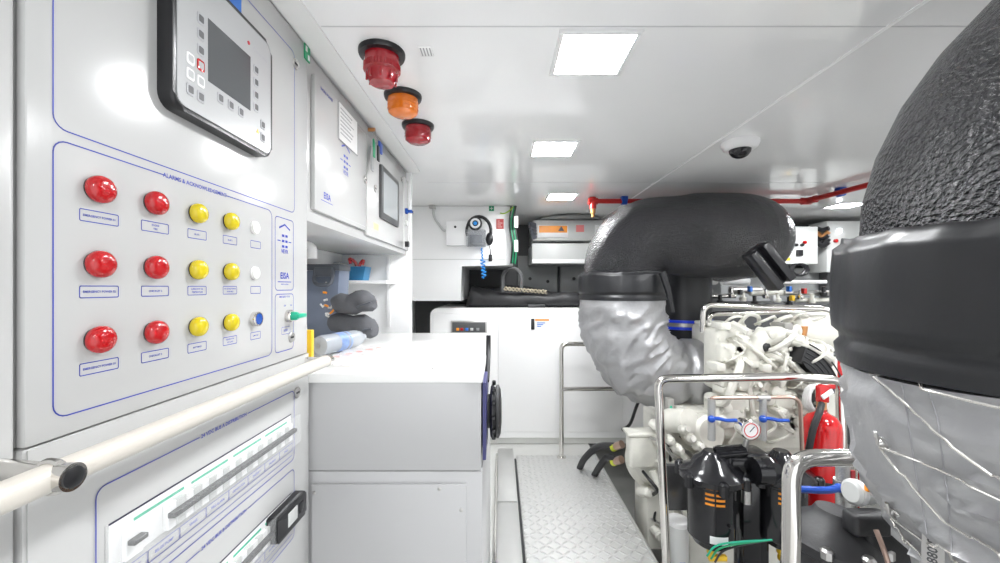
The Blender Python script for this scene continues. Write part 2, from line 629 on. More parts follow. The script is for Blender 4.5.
sel = MB().lathe([(.0165, 0), (.0165, .009), (.014, .014), (.0, .014)], (WX, 1.035, 1.345), (1, 0, 0), 26).build('selector_switch', 'chrome', con)
kb = MB()
kb.lathe([(.011, .013), (.011, .024), (.009, .028), (0, .028)], (WX, 1.035, 1.345), (1, 0, 0), 20)
kb.box(WX + .016, WX + .034, 1.026, 1.072, 1.339, 1.351, .004)
kb.build('knob', 'green', sel)
pr = MB()
pr.text('OFF', .006, MXW(WX + .0015, 1.02, 1.372)).text('ON', .006, MXW(WX + .0015, 1.05, 1.372))
pr.build('switch_lettering', 'ink', con)
sn = MB()
line_path(sn, rrect(1.005, 1.045, 1.30, 1.318, .002, 1), R, .001)
sn.text('RESET', .008, MXW(WX + .0015, 1.025, 1.309))
sn.build('nameplate', 'ink', con)


def lock(y, z, X=WX, r=.0105):
    b = MB()
    b.lathe([(r, 0), (r, .003), (r - .002, .005), (r - .003, .0035), (0, .0035)], (X, y, z), (1, 0, 0), 20)
    k = b
    return k


def add_lock(y, z, parent, X=WX, r=.0105):
    o = lock(y, z, X, r).build('door_lock', 'steel', parent)
    MB().box(X + .0034, X + .0042, y - r * .55, y + r * .55, z - r * .18, z + r * .18).build('key_slot', 'black', o)
    return o


add_lock(1.073, 2.018, con, r=.014)
add_lock(1.052, 1.288, con, r=.014)

# controller with grey lcd
ct = MB().prism(rrect(.64, .92, 1.712, 1.975, .024, 6), MXW(WX, 0, 0), .026, .007, 3).build('controller', 'black', con)
fp = MB().prism(rrect(.648, .912, 1.720, 1.967, .018, 6), MXW(WX + .0255, 0, 0), .0016, .0006, 1).build('faceplate', 'facep', ct)
MB().box(WX + .0268, WX + .0277, .716, .838, 1.789, 1.902, .0004, 1).build('screen', 'screen', ct)
kz = [(.6986, z) for z in (1.888, 1.861, 1.833, 1.8067, 1.7787, 1.752)] + [(.675, z) for z in (1.805, 1.779, 1.753)] + \
     [(.748, 1.773), (.777, 1.773), (.807, 1.773)] + [(.857, z) for z in (1.885, 1.858, 1.831, 1.805)] + [(.881, 1.777), (.881, 1.749)]
for i, (y, z) in enumerate(kz):
    mm = 'grey_ink' if i not in (3, 4, 6, 7) else ('btn_red' if i == 3 else 'white')
    b = MB().prism(rrect(y - .0085, y + .0085, z - .0098, z + .0098, .004, 4), MXW(WX + .0266, 0, 0), .002, .0008, 2)
    o = b.build('key', mm, ct)
    MB().prism(rrect(y - .0055, y + .0055, z - .006, z + .006, .002, 3), MXW(WX + .0285, 0, 0), .0005).build('key_symbol', 'dark' if mm == 'grey_ink' else 'facep', ct)
g = MB().lathe([(.004, 0), (.004, .0008), (0, .0008)], (WX + .027, .832, 1.928), (1, 0, 0), 12)
g.build('maker_dot', 'red_ink', ct)
MB().text('Controller', .012, MXW(WX + .0275, .873, 1.925)).build('maker_lettering', 'grey_ink', ct)
MB().prism([(.858, 1.752), (.868, 1.752), (.863, 1.761)], MXW(WX + .027, 0, 0), .0006).build('warning_triangle', 'yellow', ct)
MB().box(WX + .001, WX + .0018, .775, .848, 1.93, 2.05).build('sticker', 'sblue', con)

# ------------------------------------------------------------------ distribution board below
db = thing('distribution_board', 'white breaker cabinet with blue printed frames below the cream handrail', 'electrical cabinet', (-.75, .8, 0))
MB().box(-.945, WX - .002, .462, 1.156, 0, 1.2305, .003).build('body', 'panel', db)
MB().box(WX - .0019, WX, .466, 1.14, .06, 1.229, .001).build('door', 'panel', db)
ol = MB()
for zt, zb, tx in ((1.145, .962, '24 VDC BUS A DISTRIBUTION'), (.938, .755, '24 VDC BUS B DISTRIBUTION')):
    q = rrect(.543, 1.066, zb, zt, .014)
    line_path(ol, q[:12], R, LW, closed=False)
    line_path(ol, [q[11], (.870, zt)], R, LW, closed=False)
    line_path(ol, [(.730, zt), q[12]], R, LW, closed=False)
    line_path(ol, q[12:] + [q[0]], R, LW, closed=False)
    ol.text(tx, .0100, MXW(WX + .0015, .80, zt))
ol.build('printed_outline', 'ink', db)
for k, dz in enumerate((0, -.207)):
    z1, z0 = 1.085 + dz, 1.019 + dz
    MB().box(WX - .004, WX + .0006, .562, 1.05, z0, z1).build('breaker_window', 'white', db)
    g = MB()
    for i in range(4):
        a = .60 + i * .112
        g.box(WX, WX + .0012, a, a + .095, z1 - .016, z1 - .0115)
    g.build('green_marking', 'green', db)
    MB().box(WX, WX + .001, .562, 1.052, z1 - .001, z1 + .0015).build('dark_edge', 'inkdark', db)
    for i in range(21):
        y = .66 + i * .0187
        o = MB().box(WX, WX + .010, y - .0088, y + .0088, z0 + .003, z1 - .020, .001, 1).build('breaker', 'lgrey' if i % 2 else 'white', db)
        MB().box(WX + .009, WX + .021, y - .0092, y + .0092, z1 - .042, z1 - .0335, .0005, 1).build('toggle', 'black', o)
    o = MB().box(WX, WX + .010, .578, .606, z0 + .003, z1 - .020, .001, 1).build('breaker', 'white', db)
    MB().box(WX + .009, WX + .021, .58, .603, z1 - .041, z1 - .0335, .001, 1).build('toggle', 'black', o)
    cv = MB()
    cv.box(WX + .0225, WX + .024, .556, 1.056, z0 - .006, z1 + .002)
    cv.box(WX, WX + .0225, .556, .558, z0 - .006, z1 + .002)
    cv.build('clear_cover', 'cover', db)
    nm = MB()
    for i in range(8):
        a = .562 + i * .062
        line_path(nm, [(a, .989 + dz), (a + .060, .989 + dz), (a + .060, 1.0085 + dz), (a, 1.0085 + dz)], R, .0011)
        line_path(nm, [(a, .989 + dz), (a, 1.0085 + dz)], R, .0011, closed=False)
        nm.text(['NAV LIGHTS', 'BILGE PUMP', 'SPARE', 'FIRE ALARM', 'GENERATOR', 'ENGINE P', 'ENGINE S', 'SPARE'][i], .0068, MXW(WX + .0015, a + .03, .9988 + dz))
    line_path(nm, [(.555, .976 + dz), (1.055, .976 + dz)], R, .0011, closed=False)
    nm.build('nameplate_row', 'ink', db)
la = MB().prism(rrect(.94, 1.078, .812, .874, .006), MXW(WX, 0, 0), .028, .006, 2).build('latch_handle', 'black', db)
MB().box(WX + .027, WX + .0295, .985, 1.03, .826, .86, .003).build('latch_inset', 'lgrey', la)
MB().box(WX + .027, WX + .030, 1.04, 1.062, .83, .856, .003).build('latch_button', 'blackgloss', la)
MB().box(WX, WX + .0008, 1.0, 1.045, .794, .808).build('sticker', 'sblue', db)
add_lock(1.082, 1.135, db, r=.015)

# ------------------------------------------------------------------ handrail
HX, HZ = -.49, 1.2125
hr = thing('handrail', 'cream round handrail with chrome brackets along the wall consoles', 'handrail', (HX, .6, HZ))
MB().cyl((HX, -.3, HZ), (HX, 1.135, HZ), .0158, n=28).build('bar', 'cream', hr)


def bracket(y):
    b = MB()
    b.tube(rnd([(WX, y, HZ + .008), (WX + .03, y, HZ + .006), (HX + .014, y, HZ)], .02), .0115, 16)
    b.ring((HX, y, HZ), (0, 1, 0), .0165, .0045)
    b.cyl((HX + .006, y, HZ), (HX + .024, y, HZ), .0150, .0150, 24)
    o = b.build('bracket', 'chrome', hr)
    MB().lathe([(.0115, 0), (.0115, .0015), (.008, .003), (0, .003)], (HX + .0238, y, HZ), (1, 0, 0), 20).build('end_plug', 'black', o)


bracket(.437)
e = MB()
e.cyl((HX, 1.122, HZ), (HX, 1.142, HZ), .0172, n=24)
e.tube(rnd([(HX, 1.134, HZ), (HX - .02, 1.134, HZ + .002), (WX - .002, 1.134, HZ)], .01), .009, 14)
e.build('end_bracket', 'chrome', hr)

# ------------------------------------------------------------------ upper cabinet above the niche
uc = thing('upper_cabinet', 'white wall cabinet with a touch screen above the open niche', 'cabinet', (-.75, 1.75, 1.613))
MB().box(-.945, WX - .012, 1.159, 2.40, 1.613, 2.107, .003).build('body', 'panel', uc)
MB().box(WX - .011, WX + .002, 1.185, 1.64, 1.65, 2.052, .003).build('door', 'panel2', uc)
MB().box(WX - .011, WX + .002, 1.648, 2.262, 1.636, 2.052, .003).build('door', 'panel2', uc)
MB().box(WX - .011, WX + .002, 2.27, 2.395, 1.636, 2.052, .003).build('side_door', 'panel2', uc)
b = MB()
line_path(b, rrect(1.2, 1.625, 1.665, 2.04, .006), MXW(WX + .002, 0, 0), .0012)
b.build('door_outline', 'grey_ink', uc)
logo(MXW(WX + .002, 1.42, 1.835), 1.2).build('emblem', 'ink', uc)
b = MB()
b.text('EISA', .028, MXW(WX + .0026, 1.268, 1.705))
line_path(b, [(1.225, 1.688), (1.31, 1.688)], MXW(WX + .002, 0, 0), .002, closed=False)
b.text('SHORE POWER', .013, MXW(WX + .0026, 1.265, 2.028))
b.build('maker_lettering', 'ink', uc)
dh = MB().box(WX + .002, WX + .004, 1.352, 1.53, 1.921, 2.05, .0005, 1).build('document_pocket', 'white', uc)
b = MB()
line_path(b, [(1.353, 2.05), (1.353, 1.922), (1.53, 1.922)], MXW(WX + .0045, 0, 0), .003, closed=False)
b.build('pocket_edge', 'inkdark', dh)
b = MB()
for i in range(7):
    b.box(WX + .004, WX + .0045, 1.37, 1.37 + random.uniform(.09, .14), 2.032 - i * .014, 2.036 - i * .014)
b.build('printed_lines', 'grey_ink', dh)
ts = MB().prism(rrect(1.812, 2.124, 1.735, 1.978, .008), MXW(WX + .002, 0, 0), .012, .003, 2).build('touch_screen', 'dark', uc)
MB().box(WX + .0135, WX + .0146, 1.842, 2.094, 1.763, 1.952, .0004, 1).build('display', 'screen2', ts)
add_lock(1.625, 1.856, uc, WX + .002, .016)
add_lock(1.754, 1.852, uc, WX + .002, .016)
add_lock(2.23, 2.02, uc, WX + .002, .012)
b = MB().lathe([(.017, 0), (.017, .012), (.012, .016), (0, .016)], (WX + .002, 2.32, 1.86), (1, 0, 0), 20).build('rotary_switch', 'btn_blue', uc)
MB().box(WX + .016, WX + .04, 2.314, 2.36, 1.852, 1.868, .004).build('switch_lever', 'btn_blue', b)
MB().lathe([(.016, 0), (.016, .010), (0, .010)], (WX + .002, 2.32, 1.79), (1, 0, 0), 20).build('socket', 'lgrey', uc)
MB().prism(rrect(2.305, 2.338, 1.652, 1.684, .006), MXW(WX + .002, 0, 0), .02, .005).build('black_latch', 'black', uc)
MB().box(WX + .002, WX + .003, 1.735, 1.80, 1.672, 1.70).build('sticker', mat('pale_yellow_sticker', (.75, .66, .30), .5), uc)

# keys hanging from the cabinet lock
KZ = .03
k = thing('key_bunch', 'bunch of keys with green, blue and black tags hanging from the upper cabinet', 'keys', (-.535, 1.70, 2.02))
MB().cyl((WX + .002, 1.665, 2.075), (WX + .03, 1.665, 2.075), .008, n=14).build('key_barrel', 'brass', k)
MB().ring((WX + .028, 1.675, 2.05), (1, .2, 0), .022, .0016).build('key_ring', 'steel', k)
MB().box(WX + .022, WX + .028, 1.655, 1.678, 1.96, 2.035, .002).build('green_tag', 'greensign', k)
MB().box(WX + .029, WX + .036, 1.69, 1.715, 1.955, 2.02, .002).build('black_tag', 'black', k)
MB().box(WX + .026, WX + .034, 1.715, 1.762, 2.0, 2.05, .006).build('blue_fob', 'bluelever', k)
MB().box(WX + .018, WX + .024, 1.64, 1.672, 1.90, 2.0, .002).build('grey_tag', 'midgrey', k)

# exit pictogram on the trim
b = MB().box(WX + .001, WX + .004, 1.120, 1.150, 2.062, 2.104)
o = b.build('exit_sign', 'greensign', origin=(WX, 1.147, 2.03))
tag(o, 'small green emergency sign at the top edge between the two wall cabinets', 'sign')
b = MB()
b.box(WX + .004, WX + .0046, 1.124, 1.134, 2.085, 2.100)
b.box(WX + .004, WX + .0046, 1.137, 1.147, 2.066, 2.080)
b.build('white_arrow', 'white', o)

# ------------------------------------------------------------------ niche
nc = thing('niche_panel', 'white lined end panel with a narrow ledge closing the open niche', 'panel', (-.75, 2.4, 0))
MB().box(-.95, -.535, 2.402, 2.44, 0, 2.107, .003).build('end_panel', 'backw', nc)
MB().box(-.945, -.62, 2.18, 2.40, 1.438, 1.456, .002).build('ledge', 'white', nc)
MB().box(-.68, -.655, 2.385, 2.401, 1.18, 1.60, .003).build('post', 'white', nc)

# clear tote
t = thing('storage_box', 'smoky clear storage box with a dark grey clip lid in the niche', 'box', (-.87, 2.05, 1.172))
MB().prism([(-.93, 1.172), (-.795, 1.172), (-.775, 1.50), (-.945, 1.50)], MXF(0, 2.06, 0), .13, .004).build('tub', 'tote', t)
MB().box(-.946, -.772, 1.92, 2.07, 1.50, 1.53, .006).build('lid', 'lid', t)
hb = MB()
hb.tube(rnd([(-.885, 1.918, 1.51), (-.885, 1.90, 1.43), (-.80, 1.90, 1.43), (-.80, 1.918, 1.51)], .03), .009, 8)
hb.box(-.885, -.80, 1.905, 1.925, 1.47, 1.515, .004)
hb.build('clip', 'lid', t)
for i in range(11):
    c = V((random.uniform(-.865, -.80), 1.927, random.uniform(1.28, 1.44)))
    b = MB().tube([c + V((-.008, 0, random.uniform(-.014, .014))), c + V((.004, 0, random.uniform(-.01, .01))), c + V((.010, 0, random.uniform(-.014, .014)))], random.uniform(.003, .006), 6)
    b.build('small_part', ('white', 'orange', 'lgrey', 'white')[i % 4], t)

# rolled grey bags
for (p0, p1, r, lab) in ((P(336, 305, 1.82), P(376, 300, 1.78), .047, 'upper of two dark grey folded gloves stacked beside the storage box'),
                         (P(334, 322, 1.86), P(377, 327, 1.78), .052, 'lower of two dark grey folded gloves, lying on the bench')):
    n = 14
    pts = [p0.lerp(p1, i / n) + V((0, 0, .006 * math.sin(i * .9))) for i in range(n + 1)]
    rs = [max(.004, r * (min(1, 1 - max(0, (i / n - .72) / .28) ** 2.2 * .98) ** .5) * (.8 + .2 * min(1, i / 3))) for i in range(n + 1)]
    b = MB().tube(pts, rs, 20)
    b.warp(lambda v: v + V((0, 0, 1)) * .010 * noise.noise(v * 28) + V((0, -1, 0)) * .010 * noise.noise(v * 22 + V((3, 1, 7))))
    if 'lower' in lab:
        b.warp(lambda v: V((v.x, v.y, 1.172 + max(.0, (v.z - 1.172)) * .94)))
    o = b.build('folded_glove', 'gfabric', origin=(p0 + p1) / 2 - V((0, 0, r)))
    tag(o, lab, 'glove', 'folded gloves')
    MB().tube([p0.lerp(p1, .62) + V((.0, -r * .96, -.02)), p0.lerp(p1, .8) + V((0, -r * .93, -.012)), p0.lerp(p1, .93) + V((0, -r * .72, -.006))], .004, 6).build('seam', 'lid', o)

# bottle lying on the bench
t = thing('plastic_bottle', 'clear bottle with blue printed wrap lying on the bench top', 'bottle', (-.61, 1.55, 1.172))
A0, A1 = V((-.645, 1.42, 1.2105)), V((-.575, 1.68, 1.2105))
ax = (A1 - A0).normalized()
MB().lathe([(0, 0), (.022, 0), (.033, .006), (.036, .02), (.036, .20), (.030, .235), (.014, .258), (.013, .275), (0, .275)], A0, ax, 28).build('body', mat('frosted_plastic', (.50, .53, .56), .2, alpha=.7), t)
MB().lathe([(.0366, .085), (.0368, .088), (.0368, .125), (.0366, .128)], A0, ax, 28).build('blue_band', mat('bottle_print', (.20, .30, .55), .4, var=.5, vscale=60), t)
MB().lathe([(.0366, .140), (.0368, .142), (.0368, .150), (.0366, .152)], A0, ax, 28).build('blue_stripe', mat('bottle_stripe', (.25, .34, .56), .4, var=.5, vscale=60), t)
MB().lathe([(.010, -.002), (.010, .004), (0, .004)], A0, ax, 14).build('base_dimple', 'midgrey', t)
t = tag(MB().box(-.68, -.6125, 1.30, 1.318, 1.171, 1.28, .002).build('yellow_folder', 'yellow', origin=(-.68, 1.4, 1.171)), 'yellow folder standing upright at the console corner of the bench', 'folder')
# crumpled clear sheet with pink print
b = MB()
bmesh.ops.create_grid(b.bm, x_segments=16, y_segments=16, size=.5, matrix=Matrix.Translation((-.45, 1.44, 1.176)) @ Matrix.Rotation(.25, 4, 'Z') @ Matrix.Diagonal((.24, .40, 1, 1)))
b.warp(lambda v: v + V((0, 0, .006 + .008 * noise.noise(v * 22))))
bmesh.ops.solidify(b.bm, geom=b.bm.faces[:], thickness=.0006)
o = tag(b.build('plastic_sheet', mat('thin_film', (.92, .90, .89), .12, alpha=.35), origin=(-.45, 1.44, 1.172)), 'crumpled thin plastic film lying flat beside the clear bottle', 'plastic film')
b = MB()
for q in range(5):
    a = V((-.56 + .02 * q, 1.34 + .05 * q, 1.186))
    b.box(a.x, a.x + .022, a.y, a.y + .018, a.z, a.z + .0008)
b.build('pink_print', mat('pink_print', (.85, .35, .32), .5), o)

# blue bin with red tool, on the ledge
t = thing('parts_bin', 'small blue bin holding red handled tools on the niche ledge', 'bin', (-.80, 2.28, 1.456))
MB().prism([(-.855, 1.457), (-.765, 1.457), (-.75, 1.535), (-.87, 1.535)], MXF(0, 2.33, 0), .10, .003).build('tray', 'bluebin', t)
MB().tube(rnd([(-.80, 2.27, 1.48), (-.815, 2.26, 1.56), (-.85, 2.25, 1.585), (-.84, 2.25, 1.55)], .02), .009, 8).build('red_handle', 'btn_red', t)
MB().tube(rnd([(-.80, 2.25, 1.48), (-.79, 2.25, 1.55), (-.765, 2.25, 1.575), (-.775, 2.25, 1.545)], .02), .009, 8).build('red_handle', 'btn_red', t)
t = thing('clear_tub', 'cloudy clear tub with a blue lid behind the storage box lid', 'tub', (-.90, 2.27, 1.456))
MB().box(-.935, -.875, 2.22, 2.34, 1.457, 1.56, .012).build('tub', 'clear', t)
MB().box(-.938, -.872, 2.217, 2.343, 1.50, 1.51, .003).build('lid', 'sblue', t)
tag(MB().tube(rnd([(-.93, 1.55, 1.578), (-.727, 1.55, 1.578), (-.727, 1.55, 1.53)], .03), .019, 18).build('pipe_elbow', 'white', origin=(-.8, 1.55, 1.55)), 'white pipe elbow tucked under the upper cabinet behind the console edge', 'pipe')

# ------------------------------------------------------------------ bench
bn = thing('workbench', 'white bench cabinet with a thick glossy top in the aisle', 'bench', (-.3, 1.65, 0))
BT = 1.171
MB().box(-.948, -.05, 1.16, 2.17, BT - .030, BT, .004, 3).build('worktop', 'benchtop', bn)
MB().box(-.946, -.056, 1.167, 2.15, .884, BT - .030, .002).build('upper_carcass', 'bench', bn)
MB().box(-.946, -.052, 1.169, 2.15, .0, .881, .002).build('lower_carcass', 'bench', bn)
d = MB().box(-.546, -.098, 1.157, 1.168, .06, .848, .002).build('door', 'bench', bn)
for x, z in ((-.175, .837), (-.112, .775), (-.538, .825)):
    o = MB().lathe([(.0055, 0), (.0055, .002), (.003, .003), (0, .003)], (x, 1.157, z), (0, -1, 0), 14).build('screw', 'steel', d)
MB().lathe([(.004, 0), (.004, .003), (0, .003)], (-.205, 1.22, BT - .0005), (0, 0, 1), 10).build('worktop_screw', 'steel', bn)

# reel on the bench side
t = thing('cable_reel', 'black ribbed reel on an indigo plate fixed to the bench side', 'reel', (-.045, 1.4, .9))
MB().prism([(1.19, .905), (1.43, .905), (1.43, 1.10), (1.35, 1.135), (1.19, 1.135)], MXW(-.0515, 0, 0), .010, .002).build('plate', 'indigo', t)
b = MB()
b.lathe([(.055, 0), (.055, .008), (.080, .010), (.088, .016), (.088, .021), (.078, .024), (.078, .027), (.086, .030), (.086, .037), (.07, .044), (.035, .047), (0, .047)], (-.0415, 1.34, 1.005), (1, 0, 0), 36)
b.build('spool', 'rubber', t)
b = MB()
b.tube(spline([(-.045, 1.36, 1.10), (-.044, 1.44, 1.15), (-.044, 1.50, 1.19), (-.044, 1.52, 1.235)], 5), .009, 8)
b.build('arm', 'black', t)
for i in range(12):
    a = i * PI / 6
    b = MB()
    b.box(-.006, .006, -.010, .010, .0, .012, .002, 1, Matrix.Translation((-.020, 1.34 + .089 * math.cos(a), 1.005 + .089 * math.sin(a))))
    b.build('grip_rib', 'blackgloss', t)

# ------------------------------------------------------------------ beacons
def beacon(px, py, r, h, m, label, shape):
    c = F(px, py, CEIL)
    t = thing('beacon', label, 'beacon', c, 'ceiling alarm beacons')
    MB().lathe([(r, 0), (r, .008), (r * .96, .014), (r * .80, .016)], c - V((0, 0, 0)), (0, 0, -1), 36).build('base_ring', 'black', t)
    b = MB()
    if shape == 'tall':
        b.lathe([(r * .76, .012), (r * .76, h * .58), (r * .64, h * .62), (r * .62, h * .84), (r * .52, h * .96), (r * .2, h), (0, h)], c, (0, 0, -1), 36)
    else:
        b.lathe([(r * .80, .012), (r * .80, h * .66), (r * .74, h * .86), (r * .55, h * .97), (0, h)], c, (0, 0, -1), 36)
    o = b.build('lens', m, t, smooth=40)
    rb = MB()
    rr = r * .76 if shape == 'tall' else r * .80
    if shape == 'tall':
        for k in range(40):
            a = k * PI / 20
            p = c + V((math.cos(a) * rr, math.sin(a) * rr, 0))
            rb.cyl(p - V((0, 0, h * .40)), p - V((0, 0, h * .585)), .0025, n=6)
        for k in range(9):
            a = k * 2 * PI / 9
            p = c + V((math.cos(a) * r * .64, math.sin(a) * r * .64, 0))
            rb.cyl(p - V((0, 0, h * .66)), p - V((0, 0, h * .9)), .0035, n=6)
    else:
        for k in range(3):
            rb.ring(c - V((0, 0, h * (.35 + .16 * k))), (0, 0, 1), rr, .0015, 36, 6)
        for k in range(24):
            a = k * PI / 12
            p = c + V((math.cos(a) * rr * .92, math.sin(a) * rr * .92, 0))
            rb.cyl(p - V((0, 0, h * .72)), p * 1.0 - V((0, 0, h * .84)), .003, n=6)
    rb.build('ribs', m, o)
    return t


beacon(382, 52.5, .068, .098, 'beacon_red', 'large dark red ceiling beacon with stepped ribbed lens, nearest the camera', 'tall')
beacon(403, 95.5, .068, .076, 'beacon_amb', 'amber ceiling beacon between the two red ones', 'cap')
beacon(418, 125, .069, .080, 'beacon_red', 'small red domed ceiling beacon behind the amber one', 'cap')
c = F(426, 51, CEIL)
t = tag(MB().box(c.x - .02, c.x + .02, c.y - .024, c.y + .024, CEIL - .003, CEIL, .001).build('ceiling_vent', 'ceil', origin=c), 'tiny slotted vent in the ceiling beside the tall red beacon', 'vent')
b = MB()
for i in range(4):
    b.box(c.x - .015 + i * .009, c.x - .0115 + i * .009, c.y - .02, c.y + .02, CEIL - .0036, CEIL - .003)
b.build('slot', 'midgrey', t)

# dome camera
c = F(740, 142, CEIL)
t = thing('dome_camera', 'white dome security camera on the ceiling above the black exhaust', 'camera', c)
MB().lathe([(.083, 0), (.083, .012), (.076, .028), (.066, .036), (.05, .038)], c, (0, 0, -1), 36).build('housing', 'white', t)
MB().lathe([(.049, .034), (.046, .052), (.034, .068), (.018, .076), (0, .078)], c, (0, 0, -1), 30).build('dome', 'blackgloss', t)

# ------------------------------------------------------------------ sprinkler pipe
zp = CEIL - .035
a0, a1 = F(593, 204, zp), F(806, 199, zp)
a0.y = a1.y = 3.10
a0.x, a1.x = (593 - CX) * 3.1 / FPX, (806 - CX) * 3.1 / FPX
a2 = V((a1.x + .05, 2.2, zp))
t = thing('sprinkler_pipe', 'red sprinkler pipe under the ceiling with blue clamps', 'pipe', (1.5, 3.1, zp))
MB().tube(rnd([a0, a1, a2], .05), .019, 16).build('pipe', 'redpipe', t)
b = MB()
for q, d in ((a0, V((1, 0, 0))), (a1, V((1, 0, 0))), (a1 + V((.01, -.05, 0)), V((0, 1, 0)))):
    b.cyl(q - d * .035, q + d * .035, .027, n=18)
b.cyl(a0 + V((0, 0, .03)), a0 - V((0, 0, .06)), .026, n=18)
b.build('fitting', 'redpipe', t)
b = MB()
b.cyl(a0 - V((0, 0, .055)), a0 - V((0, 0, .095)), .020, n=14)
b.cyl(a0 - V((0, 0, .095)), a0 - V((0, 0, .125)), .013, n=14)
b.build('nozzle', 'brass', t)
for q, d in ((V(((624 - CX) * 3.1 / FPX, 3.1, zp)), V((1, 0, 0))), (V((a2.x - .02, 2.82, zp)), V((0, 1, 0)))):
    b = MB()
    b.cyl(q - d * .02, q + d * .02, .028, n=18)
    b.box(q.x - .025, q.x + .025, q.y - .025, q.y + .025, zp, CEIL, .003)
    b.build('clamp', 'bluelever', t)

# ------------------------------------------------------------------ back-left wall box with headset
Yb = 3.45
t = thing('wall_cabinet', 'white L-shaped wall cabinet at the far end of the left wall', 'cabinet', (-.4, 3.8, 1.30))
xl, xs, xr = -.949, P(461, 0, Yb).x, P(513, 0, Yb).x
MB().prism([(xl, 1.30), (xs, 1.30), (xs, 1.605), (xr, 1.605), (xr, CEIL - .002), (xl, CEIL - .002)], MXF(0, Yb + .95, 0), .95, .006, 2).build('body', 'backw', t)
MB().box(P(413, 0, Yb).x, xr - .07, Yb - .003, Yb, 1.655, 1.662).build('lower_seam', 'lgrey', t)
MB().box(P(447, 0, Yb).x, P(468, 0, Yb).x, Yb - .06, Yb, P(0, 246, Yb).z, P(0, 222, Yb).z, .004).build('junction_box', 'backw', t)
MB().lathe([(.010, 0), (.010, .008), (0, .008)], (P(456, 0, Yb).x, Yb - .058, P(0, 228, Yb).z), (0, -1, 0), 12).build('black_knob', 'black', t)

c = P(475, 230, Yb)
t = thing('headset_station', 'ear defenders with a blue-centred cup on a clear wall box', 'headset', V((c.x, Yb, c.z)))
x0, x1 = P(467, 0, Yb).x, P(486, 0, Yb).x
b = MB().box(x0, x1, Yb - .10, Yb - .001, P(0, 247, Yb).z, P(0, 231, Yb).z, .008)
o = b.build('clear_box', mat('smoke_clear', (.40, .42, .45), .1, alpha=.38), t)
MB().box(x0 + .03, x1 - .03, Yb - .085, Yb - .02, P(0, 244, Yb).z, P(0, 236, Yb).z, .004).build('telephone', 'lid', t)
cc = P(475.5, 224, Yb - .06)
MB().lathe([(.058, 0), (.058, .03), (.05, .04), (0, .04)], cc, (0, -1, 0), 28).build('ear_cup', 'black', t)
MB().ring(cc - V((0, .040, 0)), (0, 1, 0), .034, .009).build('cup_ring', 'white', t)
MB().lathe([(.016, .038), (.016, .043), (0, .044)], cc, (0, -1, 0), 20).build('cup_badge', 'bluecord', t)
hp = []
for k in range(15):
    a = math.radians(200 - k * 16)
    hp.append(V((P(479, 0, Yb).x + .105 * math.cos(a), Yb - .05, P(0, 232, Yb).z + .125 * math.sin(a))))
MB().tube(hp, .014, 10).build('headband', 'black', t)
MB().ball(P(489.5, 239, Yb - .05), (.032, .03, .055)).build('ear_cup', 'black', t)
# cords
pts = []
a, b_ = P(481.5, 248, Yb - .05), P(484, 278, Yb - .05)
for k in range(60):
    f = k / 59
    am = .004 if f < .4 else .018
    pts.append(a.lerp(b_, f) + V((am * math.cos(f * 55), am * math.sin(f * 55), 0)))
tag(MB().tube(pts, .0055, 6).build('coiled_cord', 'bluecord', origin=a), 'blue coiled cord hanging below the clear wall box', 'cord')
t = thing('hand_microphone', 'black hand microphone hanging on a thin cord by the ear defenders', 'microphone', P(490.5, 258, Yb - .03))
MB().tube([P(489.5, 246, Yb - .03), P(490.3, 250, Yb - .03), P(490.5, 255, Yb - .03)], .004, 6).build('cord', 'black', t)
q = P(490.5, 258, Yb - .03)
MB().box(q.x - .016, q.x + .016, q.y - .012, q.y + .012, q.z - .03, q.z + .03, .008).build('body', 'black', t)
q = P(500, 224, Yb)
o = tag(MB().box(q.x - .032, q.x + .032, Yb - .003, Yb - .0005, q.z - .043, q.z + .043).build('red_notice', 'redsign', origin=q), 'red square notice with white print on the far white wall cabinet', 'sign')
b = MB()
for i in range(4):
    b.box(q.x - .022, q.x - .022 + (.02, .044, .03, .04)[i], Yb - .004, Yb - .003, q.z + .022 - i * .017, q.z + .028 - i * .017)
b.build('white_print', mat('faded_print', (.7, .45, .43), .5), o)
q = P(491.5, 208.5, Yb)
o = tag(MB().box(q.x - .022, q.x + .022, Yb - .003, Yb - .0005, q.z - .022, q.z + .022).build('green_notice', 'greensign', origin=q), 'tiny green square sign above the ear defenders', 'sign')
b = MB().box(q.x - .014, q.x + .014, Yb - .004, Yb - .003, q.z - .003, q.z + .003)
b.box(q.x - .003, q.x + .003, Yb - .004, Yb - .003, q.z - .014, q.z + .014)
b.build('white_cross', 'white', o)
t = thing('conduit', 'thin grey conduit bending down from the ceiling on the far wall cabinet', 'conduit', P(433, 207, Yb))
MB().tube(rnd([P(433, 205, Yb - .02), P(433.5, 217, Yb - .02), P(443, 230, Yb - .02), P(446, 231, Yb - .02)], .06), .011, 10).build('tube', 'lgrey', t)
MB().box(P(430, 0, Yb).x, P(436, 0, Yb).x, Yb - .05, Yb - .001, CEIL - .03, CEIL - .003, .003).build('mount', 'steel', t)

